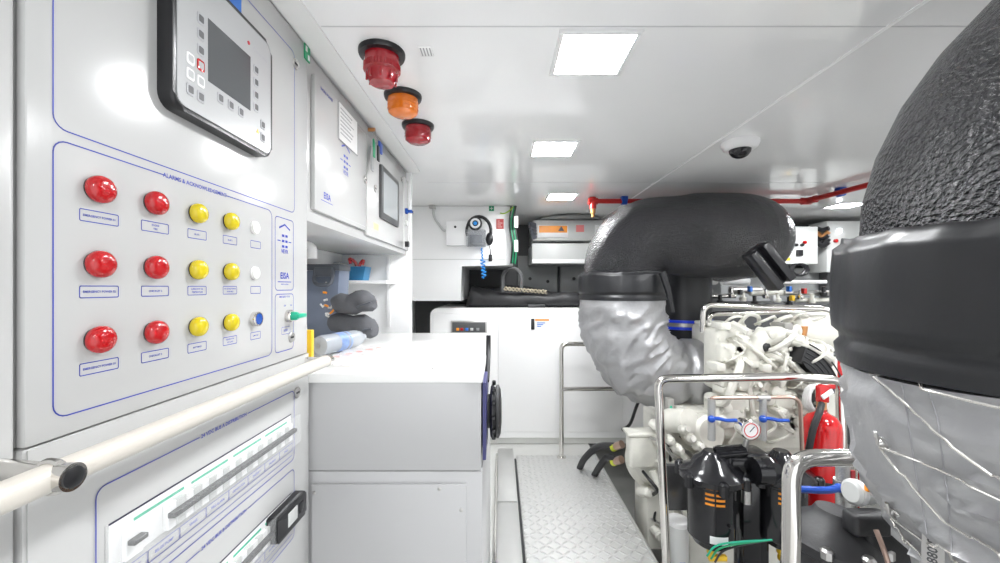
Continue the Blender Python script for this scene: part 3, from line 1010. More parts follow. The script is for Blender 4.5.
# cable bundle beside the cabinet
t = thing('cable_bundle', 'green and black vertical cable bundle with white tags at the cabinet edge', 'cables', P(513, 260, Yb - .03))
for i in range(5):
    x = P(511 + i * 1.3, 0, Yb).x
    b = MB().tube(spline([(x + .02 * math.sin(i), Yb - .03 - .012 * (i % 3), CEIL - .01), (x - .012, Yb - .03, 1.95), (x + .01, Yb - .035, 1.78), (x, Yb - .03, 1.62)], 6), .008, 7)
    b.build('cable', 'greensign' if i in (1, 3) else 'black', t)
MB().tube(spline([P(513, 207, Yb - .05), P(509, 211, Yb - .05), P(504, 213.5, Yb - .02), P(500, 213, Yb - .01)], 5), .005, 6).build('yellow_green_wire', mat('yellow_green', (.35, .55, .03), .5), t)
for y0 in (222, 246):
    q = P(515.5, y0, Yb - .06)
    MB().box(q.x - .012, q.x + .022, q.y - .006, q.y + .006, q.z - .05, q.z + .05, .003).build('cable_tag', 'white', t)
pts = [V((P(512, 0, 3.66).x + .085 * math.cos(math.radians(a)), 3.66, P(0, 279, 3.66).z + .10 * math.sin(math.radians(a)))) for a in range(180, -1, -15)]
tag(MB().tube([pts[0] - V((0, 0, .12))] + pts + [pts[-1] - V((0, 0, .12))], .018, 10).build('hose_loop', 'dark', origin=pts[0]), 'grey hose arching up behind the black lagging sacks', 'hose')

# ------------------------------------------------------------------ back cabinet
Yc = 3.60
xc0 = P(430, 0, Yc).x
ztop = P(0, 308, Yc).z
bc = thing('back_cabinet', 'long white low cabinet across the end of the aisle', 'cabinet', (.5, 4, 0))
MB().prism([(xc0, .06), (2.3, .06), (2.3, ztop)] + [(xc0 + .07 - .07 * math.sin(a), ztop - .07 + .07 * math.cos(a)) for a in (0, .4, .8, 1.2, PI / 2)], MXF(0, 4.45, 0), .85, .008, 3).build('body', 'backw', bc)
MB().box(xc0 + .04, 2.26, Yc + .03, 4.4, 0, .06).build('plinth', 'floorp', bc)
xm = P(498, 0, Yc).x
MB().box(xc0 + .03, xm - .004, Yc - .010, Yc, .12, ztop - .05, .003).build('door', 'backw', bc)
MB().box(xm + .004, 1.1, Yc - .010, Yc, .12, ztop - .05, .003).build('door', 'backw', bc)
dsp = MB().box(P(451, 0, Yc).x, P(487, 0, Yc).x, Yc - .022, Yc - .009, P(0, 333, Yc).z, P(0, 320.5, Yc).z, .002).build('display_recess', 'steel', bc)
MB().box(P(452.5, 0, Yc).x, P(485.5, 0, Yc).x, Yc - .025, Yc - .021, P(0, 332, Yc).z, P(0, 322, Yc).z, .001).build('display', 'dark', dsp)
for i, (px, mm) in enumerate(((458, 'orange'), (462, 'btn_red'), (467, 'sblue'), (472, 'lgrey'), (478, 'midgrey'))):
    q = P(px, 329, Yc)
    MB().box(q.x - .013, q.x + .013, Yc - .029, Yc - .025, q.z - .012, q.z + .012, .002).build('indicator', mm, dsp)
q = P(531.5, 323.5, Yc)
st = MB().box(P(535, 0, Yc).x, P(549, 0, Yc).x, Yc - .0115, Yc - .0095, P(0, 328, Yc).z, P(0, 318.5, Yc).z).build('sticker', 'white', bc)
MB().box(P(535, 0, Yc).x, P(549, 0, Yc).x, Yc - .0125, Yc - .0115, P(0, 320.7, Yc).z, P(0, 319, Yc).z).build('orange_stripe', 'orange', st)
MB().box(P(531, 0, Yc).x, P(534.3, 0, Yc).x, Yc - .02, Yc - .009, P(0, 329.5, Yc).z, P(0, 318.5, Yc).z, .003).build('latch', 'black', bc)
b = MB()
for i in range(3):
    b.box(P(537, 0, Yc).x, P(537 + (8, 6, 4)[i], 0, Yc).x, Yc - .0125, Yc - .0115, P(0, 323.2 + i * 1.7, Yc).z, P(0, 322.4 + i * 1.7, Yc).z)
b.build('printed_lines', 'sblue', st)

# lagging sacks on top
def sack(x0, x1, yc, wd, hfun, name, label, m='bfabric'):
    b = MB()
    n, k = 40, 18
    rows = []
    for i in range(n + 1):
        x = x0 + (x1 - x0) * i / n
        h = hfun(i / n)
        row = []
        for j in range(k):
            a = 2 * PI * j / k
            ca, sa = math.cos(a), math.sin(a)
            sx = math.copysign(abs(ca) ** .7, ca)
            sz = math.copysign(abs(sa) ** .8, sa)
            e = min(1, math.sin(PI * (i + .35) / (n + .7)) * 5)
            p = V((x, yc + wd / 2 * sx * e, ztop + .002 + h / 2 * e * (1 + sz)))
            d = noise.noise(p * 9) * .022 + noise.noise(p * 28) * .008
            p += V((0, ca * d, max(0, sa) * d))
            row.append(b.bm.verts.new(p))
        rows.append(row)
    for A, Bq in zip(rows, rows[1:]):
        for j in range(k):
            b.bm.faces.new([A[j], A[(j + 1) % k], Bq[(j + 1) % k], Bq[j]])
    b.bm.faces.new(rows[0][::-1])
    b.bm.faces.new(rows[-1])
    return tag(b.build(name, m, origin=((x0 + x1) / 2, yc, ztop), smooth=60), label, 'lagging')


sack(-.322, P(585, 0, 3.75).x, 3.78, .28, lambda f: .22 - .10 * min(1, f * 3.2) + .02 * f, 'lagging_sack', 'charcoal lagging blanket lying along the front of the back cabinet top')
sack(-.322, P(690, 0, 4.1).x, 4.16, .30, lambda f: .15 + .05 * math.sin(f * 9), 'lagging_sack', 'second charcoal lagging blanket behind the front one')
ra, rb = P(504, 288.5, 3.68), P(546, 292, 3.68)
pts2 = []
for s_ in (0, PI):
    pts2.append([ra.lerp(rb, f / 40) + V((0, -.03 + .012 * math.cos(f * .9 + s_), .035 * 0 + .014 * math.sin(f * .9 + s_))) for f in range(41)])
b = MB()
for q in pts2:
    b.tube(q, .008, 7)
tag(b.build('twisted_rope', 'rope', origin=ra), 'beige twisted rope lying on the charcoal lagging blanket', 'rope')
tag(MB().tube([P(528, 306.5, 3.66), P(545, 306, 3.66)], .02, 10).build('short_black_roll', 'bfabric', origin=P(536, 306, 3.66)), 'short black roll at the front edge of the back cabinet top', 'roll')

# back wall fittings
Yg = 3.9
t = thing('grey_control_box', 'grey electrical box with an orange warning label by the far wall', 'electrical box', P(565, 242, Yg))
x0, x1 = P(533, 0, Yg).x, P(606, 0, Yg).x
MB().box(x0, x1, Yg, 4.45, P(0, 240.5, Yg).z, 2.072, .006).build('housing', 'lgrey', t)
MB().box(P(537.5, 0, Yg).x, P(568, 0, Yg).x, Yg - .012, Yg, P(0, 237.5, Yg).z, P(0, 225, Yg).z, .003).build('label_frame', 'white', t)
MB().box(P(539, 0, Yg).x, P(567, 0, Yg).x, Yg - .015, Yg - .011, P(0, 232.8, Yg).z, P(0, 226, Yg).z).build('orange_label', 'orange', t)
q = P(561, 229, Yg)
MB().prism([(q.x - .03, q.z - .022), (q.x + .03, q.z - .022), (q.x, q.z + .026)], MXF(0, Yg - .015, 0), .001).build('warning_mark', 'inkdark', t)
MB().box(P(576, 0, Yg).x, P(584, 0, Yg).x, Yg - .003, Yg, P(0, 232, Yg).z, P(0, 225, Yg).z).build('red_sticker', mat('pink_sticker', (.75, .22, .22), .5), t)
MB().box(P(595, 0, Yg).x, P(599, 0, Yg).x, Yg - .003, Yg, P(0, 237, Yg).z, P(0, 225, Yg).z).build('tall_sticker', 'white', t)
b = MB()
for i in range(5):
    b.cyl(P(529 + i * 1.2, 224 + i * 3.3, Yg - .05), P(535, 225 + i * 3, Yg - .01), .022, n=10)
b.build('cable_gland', 'lid', t)
t = thing('white_duct_box', 'white box hung below the orange-labelled grey box', 'box', P(560, 264, Yg))
MB().box(P(532, 0, Yg).x, P(606, 0, Yg).x, Yg - .02, 4.44, P(0, 263.5, Yg).z, P(0, 243.5, Yg).z, .004).build('body', 'lgrey', t)  # light grey here is shade put into the colour of a white box
MB().box(P(532, 0, Yg).x, P(606, 0, Yg).x, Yg - .03, Yg - .02, P(0, 263.5, Yg).z, P(0, 259.5, Yg).z, .002).build('lip', 'white', t)
b = MB()
b.lathe([(.33, 0), (.33, .012), (.30, .034), (.0, .034)], V((P(569, 0, 4.1).x, 4.1, 2.082)), (0, 0, 1), 40)
tag(b.build('round_hood', 'midgrey', origin=P(569, 217, 4.15)), 'round grey hood above the orange-labelled box', 'hood')
for (pa, pb, lab) in ((518, 557, 'left grey wall plate with black dots behind the lagging'), (560, 604, 'right grey wall plate with black dots behind the elbow')):
    Yw = 4.46
    t = thing('wall_plate', lab, 'plate', P((pa + pb) / 2, 290, Yw))
    MB().box(P(pa, 0, Yw).x, P(pb, 0, Yw).x, Yw - .03, Yw + .035, P(0, 300, Yw).z, P(0, 256, Yw).z, .004).build('plate', 'midgrey', t)
    for dx in (.3, .75):
        q = P(pa + (pb - pa) * dx, 277 + 6 * dx, Yw)
        MB().lathe([(.018, 0), (.018, .02), (0, .02)], (q.x, Yw - .03, q.z), (0, -1, 0), 12).build('bolt', 'black', t)

# ------------------------------------------------------------------ exhausts
def exhaust(cx, cy, zc0, zc1, near, label):
    t = thing('insulated_exhaust', label, 'exhaust pipe', (cx, cy, .7))
    # silver cloth bellows: down then bending to +X
    sx_ = .045 if near else 0
    path = spline([(cx - .005, cy, zc0 + .03), (cx + sx_ * .3, cy, zc0 - .10), (cx + .02 + sx_, cy, zc0 - .24), (cx + .10 + sx_, cy, zc0 - .38), (cx + .24, cy, zc0 - .475), (cx + .40, cy, zc0 - .50), (cx + .56, cy, zc0 - .49)], 12 if near else 10)
    n = len(path)
    prof = [(0, .276), (.1, .278), (.35, .270), (.6, .255), (.76, .238), (.81, .205), (.86, .236), (.97, .228), (1, .205)]

    def pr(f):
        for (a, ra_), (b2, rb_) in zip(prof, prof[1:]):
            if f <= b2:
                return ra_ + (rb_ - ra_) * (f - a) / (b2 - a)
        return prof[-1][1]
    b = MB().tube(path, [pr(i / (n - 1)) for i in range(n)], 96 if near else 72)
    cen = V((cx, cy, 0))

    def wr(v):
        d = V((v.x - cx, v.y - cy, (v.z - zc0 + .25) * .3))
        d = d.normalized()
        ang = math.atan2(v.y - cy, v.x - cx)
        f1 = noise.noise(V((v.x * 5 + ang, v.y * 5, v.z * 9 + v.x * 6))) * (.030 if near else .020)
        rid = (1 - abs(noise.noise(V((v.x * 7, v.y * 7 + 4, v.z * 11 - v.x * 9)))))
        f2 = rid ** 7 * (.030 if near else .024)
        top = max(0, min(1, (zc0 - v.z) / .08))
        return v + d * (f1 + f2 - (.016 if near else .008)) * top
    b.warp(wr)
    bv = b.bvh()
    cl_ = b.build('cloth_bellows', 'silver', t, smooth=70)
    # collar of black vinyl
    cb = MB()
    nz, na = 22, 96
    rows = []
    for i in range(nz + 1):
        f = i / nz
        z = zc0 + (zc1 - zc0) * f
        rr = .284 + .006 * math.sin(f * PI) - (.012 if f > .93 else 0)
        row = []
        for j in range(na):
            a = 2 * PI * j / na
            q = noise.noise(V((math.cos(a) * 2.2, math.sin(a) * 2.2, z * 5)))
            q2 = noise.noise(V((math.cos(a) * 7, math.sin(a) * 7, z * 3)))
            r2 = rr + .006 * q + .004 * q2 * (.4 + f)
            if .18 < f < .24:
                r2 -= .010
            row.append(cb.bm.verts.new((cx + r2 * math.cos(a), cy + r2 * math.sin(a), z + .006 * q2 * (f > .9) + .010 * q * f)))
        rows.append(row)
    for A, Bq in zip(rows, rows[1:]):
        for j in range(na):
            cb.bm.faces.new([A[j], A[(j + 1) % na], Bq[(j + 1) % na], Bq[j]])
    tp = [cb.bm.verts.new((cx + .22 * math.cos(2 * PI * j / na), cy + .22 * math.sin(2 * PI * j / na), zc1 - .012)) for j in range(na)]
    bt = [cb.bm.verts.new((cx + .262 * math.cos(2 * PI * j / na), cy + .262 * math.sin(2 * PI * j / na), zc0 + .01)) for j in range(na)]
    for j in range(na):
        j2 = (j + 1) % na
        cb.bm.faces.new([rows[-1][j], rows[-1][j2], tp[j2], tp[j]])
        cb.bm.faces.new([bt[j], bt[j2], rows[0][j2], rows[0][j]])
    cvb = cb.bvh()
    co = cb.build('vinyl_collar', 'leather', t, smooth=60)
    # elbow of black foam
    zr = 1.835 if near else 1.765
    x_end = 1.75 if near else 1.51
    z_b = 1.49 if near else 1.53
    R_ = zr - z_b
    turn = Matrix.Translation((cx, cy, 0)) @ Matrix.Rotation(-.45 if near else 0, 4, 'Z') @ Matrix.Translation((-cx, -cy, 0))
    pth = [V((cx, cy, zc1 - .06)), V((cx, cy, z_b))]
    for k in range(1, 11):
        a = k * PI / 20
        pth.append(V((cx + R_ * (1 - math.cos(a)), cy, z_b + R_ * math.sin(a))))
    for k in range(1, 7):
        pth.append(V((cx + R_ + (x_end - cx - R_) * k / 6, cy, zr)))
    Rb = .27
    for k in range(1, 9):
        a = k * PI / 16
        pth.append(V((x_end + Rb * math.sin(a), cy + Rb * (1 - math.cos(a)), zr)))
    pth.append(V((x_end + Rb, cy + Rb + .25, zr - .02)))
    rr = [.245, .250] + [.252 + .006 * k / 10 for k in range(10)] + [.262, .268, .282, .285, .285, .285] + [.285] * 9
    if near:
        rr = [min(q, .262) for q in rr]
    pth = [turn @ p for p in pth]
    eb = MB().tube(pth, rr, 64)
    ebv = eb.bvh()
    eo = eb.build('foam_elbow', 'foam', t, smooth=70)
    return t, bv, cvb


tf, fb, _ = exhaust(.8235, 2.70, 1.335, 1.515, False, 'far black insulated exhaust elbow with silver cloth bellows beside the engine')
tn, nb, _ = exhaust(.914, .647, 1.275, 1.512, True, 'near black pebbled exhaust pipe with silver cloth lagging at the right edge')

# support bracket of the far duct
b = MB()
mb_ = Matrix.Translation(P(768, 266, 2.33)) @ Matrix.Rotation(math.radians(52), 4, 'Y')
b.box(-.125, .135, -.05, .05, -.065, -.020, .006, 2, mb_)
b.box(-.125, .135, -.05, .05, .020, .065, .006, 2, mb_)
b.box(-.125, .135, .0, .05, -.03, .03, .0, 2, mb_)
b.build('support_channel', 'black', tf)
b = MB()
b.tube([P(662, 272, 2.42), P(668, 290, 2.42), P(673, 312, 2.42)], [.022, .02, .012], 8)
b.build('vinyl_strap', 'leather', tf)

# lacing wires over the near cloth, laid on its surface
def hit(px, py, bv):
    o = V((0, 0, CAMZ))
    d = (P(px, py, 1.0) - o).normalized()
    loc, nrm, idx, dist = bv.ray_cast(o, d)
    if loc is None:
        return None
    nrm = nrm.normalized()
    if nrm.dot(d) > 0:
        nrm = -nrm
    return loc, nrm


def lace(pix, off=.007, sub=12):
    out = []
    for (a, b_) in zip(pix, pix[1:]):
        for k in range(sub):
            f = k / sub
            h = hit(a[0] + (b_[0] - a[0]) * f, a[1] + (b_[1] - a[1]) * f, nb)
            if h:
                out.append(h[0] + h[1] * off)
    return out


for wv in ([(878, 376), (935, 390), (1060, 420)], [(878, 377), (910, 405), (939, 433), (1000, 477), (1040, 505)], [(884, 446), (940, 467), (1000, 495), (1040, 512)],
           [(884, 447), (910, 480), (943, 518), (995, 550), (1030, 575)], [(893, 515), (925, 538), (960, 560), (1000, 585)], [(893, 516), (908, 540), (930, 565), (950, 585)]):
    pts = lace(wv)
    if len(pts) > 2:
        MB().tube(pts, .0021, 6).build('lacing_wire', 'wire', tn)
for hx, hy in ((877, 374), (883, 443), (892, 511)):
    h = hit(hx, hy, nb)
    if h:
        p, nn = h
        b = MB()
        b.lathe([(.011, -.002), (.011, .002), (.006, .003), (.004, .008), (0, .008)], p, nn, 14)
        b.tube([p + nn * .006 + V((-.012, -.005, .022)), p + nn * .008, p + nn * .006 + V((.012, .004, -.012))], .0028, 6)
        b.build('lacing_hook', 'steel', tn)
h = hit(935, 548, nb)
if h:
    p, nn = h[0], V((-.80, -.58, .10)).normalized()
    p = p + nn * .014
    zx = V((0, 0, 1)) - nn * nn.z
    zx.normalize()
    xx = zx.cross(nn).normalized()
    mx = Matrix(((xx.x, zx.x, nn.x, p.x), (xx.y, zx.y, nn.y, p.y), (xx.z, zx.z, nn.z, p.z), (0, 0, 0, 1)))
    o = MB().prism(rrect(-.013, .013, -.06, .048, .003), mx @ Matrix.Translation((0, 0, .004)), .002, .0005, 1).build('metal_tag', 'steel', tn)
    b = MB()
    b.text('60880 8', .017, mx @ Matrix.Translation((0, -.008, .0063)) @ Matrix.Rotation(PI / 2, 4, 'Z'))
    b.build('stamped_number', 'dark', o)
# seams down the near cloth
for pix in ([(900, 372), (908, 420), (915, 470), (925, 520), (935, 600)], [(925, 378), (938, 420), (948, 500), (955, 590)]):
    pts = lace(pix, .0006)
    if len(pts) > 2:
        MB().tube(pts, .0011, 6).build('cloth_seam', mat('seam_thread', (.30, .30, .31), .6), tn)

# second vertical duct behind
c = V((1.42, 3.10, 1.0))
t = thing('vertical_duct', 'upright black duct with two bright blue bands behind the far elbow', 'duct', c)
MB().lathe([(.20, -.10), (.20, .52)], c, (0, 0, 1), 48).build('sleeve', 'leather', t)
for zz in (1.115, 1.165):
    MB().lathe([(.199, 0), (.207, .002), (.207, .020), (.199, .022)], (c.x, c.y, zz - .011), (0, 0, 1), 48).build('blue_band', 'blueband', t)
MB().lathe([(.199, 0), (.204, .001), (.204, .026), (.199, .027)], (c.x, c.y, 1.127), (0, 0, 1), 48).build('steel_band', 'steel', t)

# ------------------------------------------------------------------ engine
en = thing('marine_engine', 'large white-painted marine engine crowded with pipes and covers', 'engine', (1.65, 2.8, -.3))
b = MB()
b.box(1.35, 2.12, 2.42, 2.82, .15, .98, .04, 3)
b.box(1.68, 2.12, 2.80, 3.1, .15, .90, .04, 3)
b.box(1.34, 2.06, 2.36, 2.46, .45, 1.0, .03, 3)
b.box(1.10, 1.36, 2.62, 3.1, -.2, .52, .03, 3)
b.build('block', 'engine', en)
b = MB()
b.box(1.33, 1.54, 2.40, 2.80, .98, 1.17, .035, 3)
for y in (2.46, 2.58, 2.69):
    b.box(1.34, 1.52, y, y + .08, 1.165, 1.19, .01)
b.build('valve_cover', 'engine', en)
b = MB()
b.box(1.56, 1.80, 2.42, 2.85, .97, 1.12, .03, 3)
b.build('valve_cover', 'engine', en)
b = MB()
b.tube(spline([(1.40, 2.40, .80), (1.43, 2.30, 1.0), (1.5, 2.30, 1.12), (1.66, 2.32, 1.13), (1.78, 2.34, 1.03), (1.82, 2.36, .85)], 8), .055, 16)
b.build('intake_pipe', 'engine', en)
b = MB()
b.lathe([(.08, 0), (.11, .03), (.12, .10), (.12, .30), (.10, .36), (.07, .38)], (1.80, 2.50, 1.145), (1, -.1, 0), 28)
b.cyl((2.0, 2.45, 1.05), (2.0, 2.45, 1.18), .05)
b.build('turbo_cylinder', 'engine', en)
b = MB()   # ribbed charcoal belt guard, arc-shaped
arc = []
for k in range(13):
    a = math.radians(10 + k * 10)
    arc.append((1.58 + .30 * math.cos(a), .78 + .33 * math.sin(a)))
arc_in = [(1.58 + (x - 1.58) * .72, .78 + (z - .78) * .72) for x, z in arc][::-1]
b.prism(arc[:7] + arc_in[-7:], MXF(0, 2.36, 0), .16, .01)
b.build('belt_guard', 'rubber', en)
b = MB()
for i in range(5):
    r_ = .225 + i * .022
    b.tube([V((1.58 + r_ * 1.03 * math.cos(math.radians(a)), 2.199, .78 + r_ * 1.12 * math.sin(math.radians(a)))) for a in range(12, 70, 8)], .004, 6)
b.build('guard_ribs', 'black', en)
for i, (px, py) in enumerate(((757, 337), (768, 336), (777, 341))):
    q = P(px, py, 2.36)
    MB().lathe([(.034, 0), (.034, .02), (.02, .024), (0, .024)], q, (.1, -.6, .8), 20).build('rubber_cap', 'rubber', en)
random.seed(11)
for i in range(11):     # pipes and hoses over the front
    px0, py0 = random.uniform(722, 815), random.uniform(330, 372)
    px1, py1 = px0 + random.uniform(-45, 55), py0 + random.uniform(10, 60)
    y = random.uniform(2.22, 2.34)
    a, c_ = P(px0, py0, y), P(max(724, min(px1, 826)), min(py1, 430), y)
    md = (a + c_) / 2 + V((random.uniform(-.06, .06), -random.uniform(.02, .08), random.uniform(-.02, .08)))
    MB().tube(spline([a + V((0, .18, 0)), a, md, c_, c_ + V((0, .18, -.02))], 6), random.uniform(.009, .022), 9).build('oil_pipe', 'engine', en)
for i in range(8):
    px, py = (728, 738, 742, 760, 778, 732, 726, 800)[i], (352, 345, 380, 365, 398, 400, 415, 405)[i]
    q = P(px, py, 2.34)
    s_ = random.uniform(.05, .085)
    o = MB().box(q.x - s_, q.x + s_, q.y - .06, q.y + .1, q.z - s_ * .8, q.z + s_ * .8, .018, 3).build('casting', 'engine', en)
    for sx in (-1, 1):
        for sz in (-1, 1):
            MB().lathe([(.010, 0), (.010, .008), (.006, .010), (0, .010)], (q.x + sx * s_ * .72, q.y - .06, q.z + sz * s_ * .5), (0, -1, 0), 6).build('bolt', 'engine', o)
for px, py, r_ in ((734, 376, .07), (772, 390, .075), (748, 352, .05), (795, 420, .06), (815, 392, .05)):
    q = P(px, py, 2.34)
    o = MB().lathe([(r_, -.05), (r_, .02), (r_ * .9, .03), (r_ * .55, .03), (r_ * .5, .055), (r_ * .3, .06), (0, .06)], q, (0, -1, 0), 28).build('round_cover', 'engine', en)
    bb = MB()
    for k in range(6):
        a = k * PI / 3
        bb.lathe([(.007, .0), (.007, .037), (0, .037)], q + V((r_ * .76 * math.cos(a), 0, r_ * .76 * math.sin(a))), (0, -1, 0), 6)
    bb.build('bolts', 'enggrey', o)
for i in range(7):
    x = 1.36 + i * .10
    MB().tube(spline([(x, 2.45, 1.19), (x + .03, 2.40, 1.235 + .02 * math.sin(i * 2)), (x + .10, 2.42, 1.24), (x + .16, 2.5, 1.19)], 6), .008 + .004 * (i % 2), 8).build('fuel_line', 'engine', en)
for px0, px1, py0, py1, y0 in ((716, 742, 330, 392, 2.33), (738, 772, 334, 372, 2.30), (716, 748, 398, 440, 2.30), (748, 800, 392, 440, 2.31), (774, 792, 345, 372, 2.28), (800, 836, 345, 378, 2.33)):
    a, q = P(px0, py1, y0), P(px1, py0, y0)
    o = MB().box(a.x, q.x, y0, y0 + .16, a.z, q.z, .028, 4).build('casing', 'engine', en)
    for bx in (.12, .88):
        for bz in (.15, .5, .85):
            MB().lathe([(.012, 0), (.012, .007), (.008, .010), (0, .010)], (a.x + (q.x - a.x) * bx, y0, a.z + (q.z - a.z) * bz), (0, -1, 0), 6).build('bolt', 'engine', o)
random.seed(23)
for i in range(46):     # brackets, unions and bolt heads crowding the front
    px, py = random.uniform(715, 832), random.uniform(322, 432)
    y = random.uniform(2.20, 2.30)
    q = P(px, py, y)
    k = i % 5
    if k == 0:
        MB().box(q.x - .03, q.x + .03, q.y - .012, q.y + .14, q.z - .012, q.z + .012, .004, 1, Matrix.Translation(q) @ Matrix.Rotation(random.uniform(-1, 1), 4, 'Y') @ Matrix.Translation(-q)).build('bracket', 'engine', en)
    elif k == 1:
        MB().lathe([(.022, .12), (.022, .0), (.017, -.004), (.017, -.016), (0, -.018)], q, (random.uniform(-.3, .3), 1, random.uniform(-.4, .4)), 6, ).build('union_nut', 'engine', en)
    elif k == 2:
        MB().lathe([(.028, .10), (.028, 0), (.02, -.005), (0, -.005)], q, (random.uniform(-.3, .3), 1, random.uniform(-.4, .4)), 18).build('plug', ('engine', 'engine', 'black')[i % 3], en)
    elif k == 3:
        MB().tube(spline([q + V((0, .12, 0)), q, q + V((random.uniform(-.05, .05), -.02, -.05)), q + V((random.uniform(-.07, .07), 0, -.11)), q + V((0, .12, -.13))], 5), random.uniform(.005, .009), 7).build('thin_line', ('engine', 'engine', 'engine')[i % 3], en)
    else:
        MB().box(q.x - .025, q.x + .025, q.y, q.y + .12, q.z - .02, q.z + .02, .006, 2).build('sensor_block', ('engine', 'engine', 'engine', 'enggrey')[i % 4], en)
for i in range(22):
    px, py = random.uniform(646, 692), random.uniform(425, 540)
    q = P(px, py, 2.38 + .12 * random.random())
    if i % 2:
        MB().tube(spline([q + V((0, .1, 0)), q, q + V((random.uniform(-.02, .07), -.03, -.05)), q + V((random.uniform(0, .1), .06, -.13))], 5), random.uniform(.006, .013), 7).build('thin_line', ('engine', 'black', 'engine', 'steel')[i % 4], en)
    else:
        MB().lathe([(.03, .10), (.03, 0), (.022, -.006), (.022, -.02), (0, -.022)], q, (random.uniform(-.6, .1), 1, random.uniform(-.5, .2)), 14).build('plug', ('engine', 'engine', 'enggrey')[i % 3], en)
# dark coil of cable at right of the front
pts = [P(812 + 9 * math.cos(k * .55) + k * .12, 398 + 13 * math.sin(k * .55), 2.24 - .002 * k) for k in range(60)]
MB().tube(pts, .009, 7).build('cable_coil', 'white', en)
MB().lathe([(.05, 0), (.05, .04), (0, .04)], P(812, 400, 2.32), (0, -1, 0), 16).build('black_cover', 'black', en)
MB().box(P(824, 0, 2.3).x, P(838, 0, 2.3).x, 2.25, 2.4, P(0, 390, 2.3).z, P(0, 382, 2.3).z, .01).build('black_connector', 'black', en)
q = P(802, 326, 2.34)
MB().cyl(q, q + V((0, 0, -.06)), .03, .022).build('brown_plug', 'brass', en)
# gearbox at lower left
g = MB()
g.box(.80, .98, 2.46, 2.56, .30, .50, .02, 3)
g.box(.785, 1.0, 2.45, 2.57, .50, .52, .006, 2)
g.build('gearbox_cover', 'engine', en)
g = MB()
g.lathe([(.10, 0), (.19, .02), (.19, .07), (.16, .09), (.14, .16), (.10, .18)], (1.02, 2.68, .28), (0, -1, .15), 30)
g.cyl((.93, 2.44, .30), (1.05, 2.30, -.05), .022)
g.cyl((1.0, 2.44, .34), (1.12, 2.30, .0), .016)
g.box(.9, 1.2, 2.45, 2.7, -.2, .15, .03)
g.build('gearbox', 'engine', en)
bb = MB()
for k in range(10):
    a = k * PI / 5
    bb.lathe([(.011, .06), (.011, .085), (0, .085)], V((1.02 + .172 * math.cos(a), 2.68, .28 + .172 * math.sin(a))), (0, -1, .15), 6)
bb.build('gearbox_bolts', 'enggrey', en)
for i in range(9):
    a = V((.92 + .05 * (i % 4) + .01 * i, 2.44, .50 - .07 * (i // 2)))
    MB().tube(spline([a, a + V((.04, -.08, .0)), a + V((.10, -.10, -.08)), a + V((.18, -.04, -.12))], 5), .010 + .004 * (i % 3), 8).build('gearbox_pipe', 'engine' if i % 3 else 'steel', en)
# charger box and green tag under the elbow
g = MB()
g.box(1.09, 1.32, 2.38, 2.60, .62, .68, .015)
g.lathe([(.10, 0), (.10, .14), (.08, .16), (0, .16)], (1.17, 2.42, .56), (.2, -1, .2), 24)
g.lathe([(.07, 0), (.07, .15), (0, .15)], (1.02, 2.40, .62), (.4, -1, .3), 20)
g.build('oil_cooler', 'engine', en)
for i in range(6):
    q = P(660 + i * 7, 430 + (i % 3) * 8, 2.24)
    MB().lathe([(.022, 0), (.026, .01), (.026, .035), (.016, .045), (.016, .06), (0, .06)], q, (random.uniform(-.5, .5), -1, random.uniform(-.2, .7)), 12).build('fitting', 'engine', en)
q = P(671, 414, 2.42)
MB().box(q.x - .02, q.x + .02, q.y, q.y + .05, q.z - .10, q.z + .09, .004).build('grey_riser', 'enggrey', en)
MB().box(q.x - .006, q.x + .006, q.y - .003, q.y + .001, q.z - .04, q.z + .05).build('green_label', 'green', en)

# black hoses at the gearbox
for (a, bq, lab) in ((P(585, 458, 3.0), P(617, 446, 2.75), 'upper thick black cable entering the gearbox with yellow-green tape'), (P(600, 466, 2.9), P(617, 461, 2.75), 'lower thick black cable entering the gearbox with yellow-green tape')):
    t = thing('battery_cable', lab, 'cable', bq, 'battery cables')
    MB().tube(spline([a + V((-.02, .1, -.12)), a, a.lerp(bq, .45) + V((0, 0, .045)), bq], 7), .024, 12).build('sheath', 'rubber', t)
    dr = (bq - a).normalized()
    MB().cyl(bq - dr * .015, bq + dr * .05, .026, n=14).build('terminal', 'copper', t)
    MB().cyl(bq - dr * .045, bq - dr * .015, .027, n=14).build('tape', mat('yg_tape', (.50, .55, .03), .5), t)
tag(MB().tube(spline([P(640, 398, 2.9), P(636, 408, 2.88), P(630, 424, 2.86), P(622, 430, 2.84)], 6), .011, 8).build('thin_cable', 'black', origin=P(630, 424, 2.86)), 'thin black cable curving down below the silver bellows', 'cable')

# ------------------------------------------------------------------ rails
def rail(name, label, paths, r, loc, m='chrome', feet=()):
    t = thing(name, label, 'railing', loc)
    for nm, p, rad in paths:
        MB().tube(rnd(p, rad, 7), r, 16).build(nm, m, t)
    for q in feet:
        MB().lathe([(r * 2.0, 0), (r * 2.0, .006), (r * 1.2, .012)], q, (0, 0, 1), 20).build('base_flange', m, t)
    return t


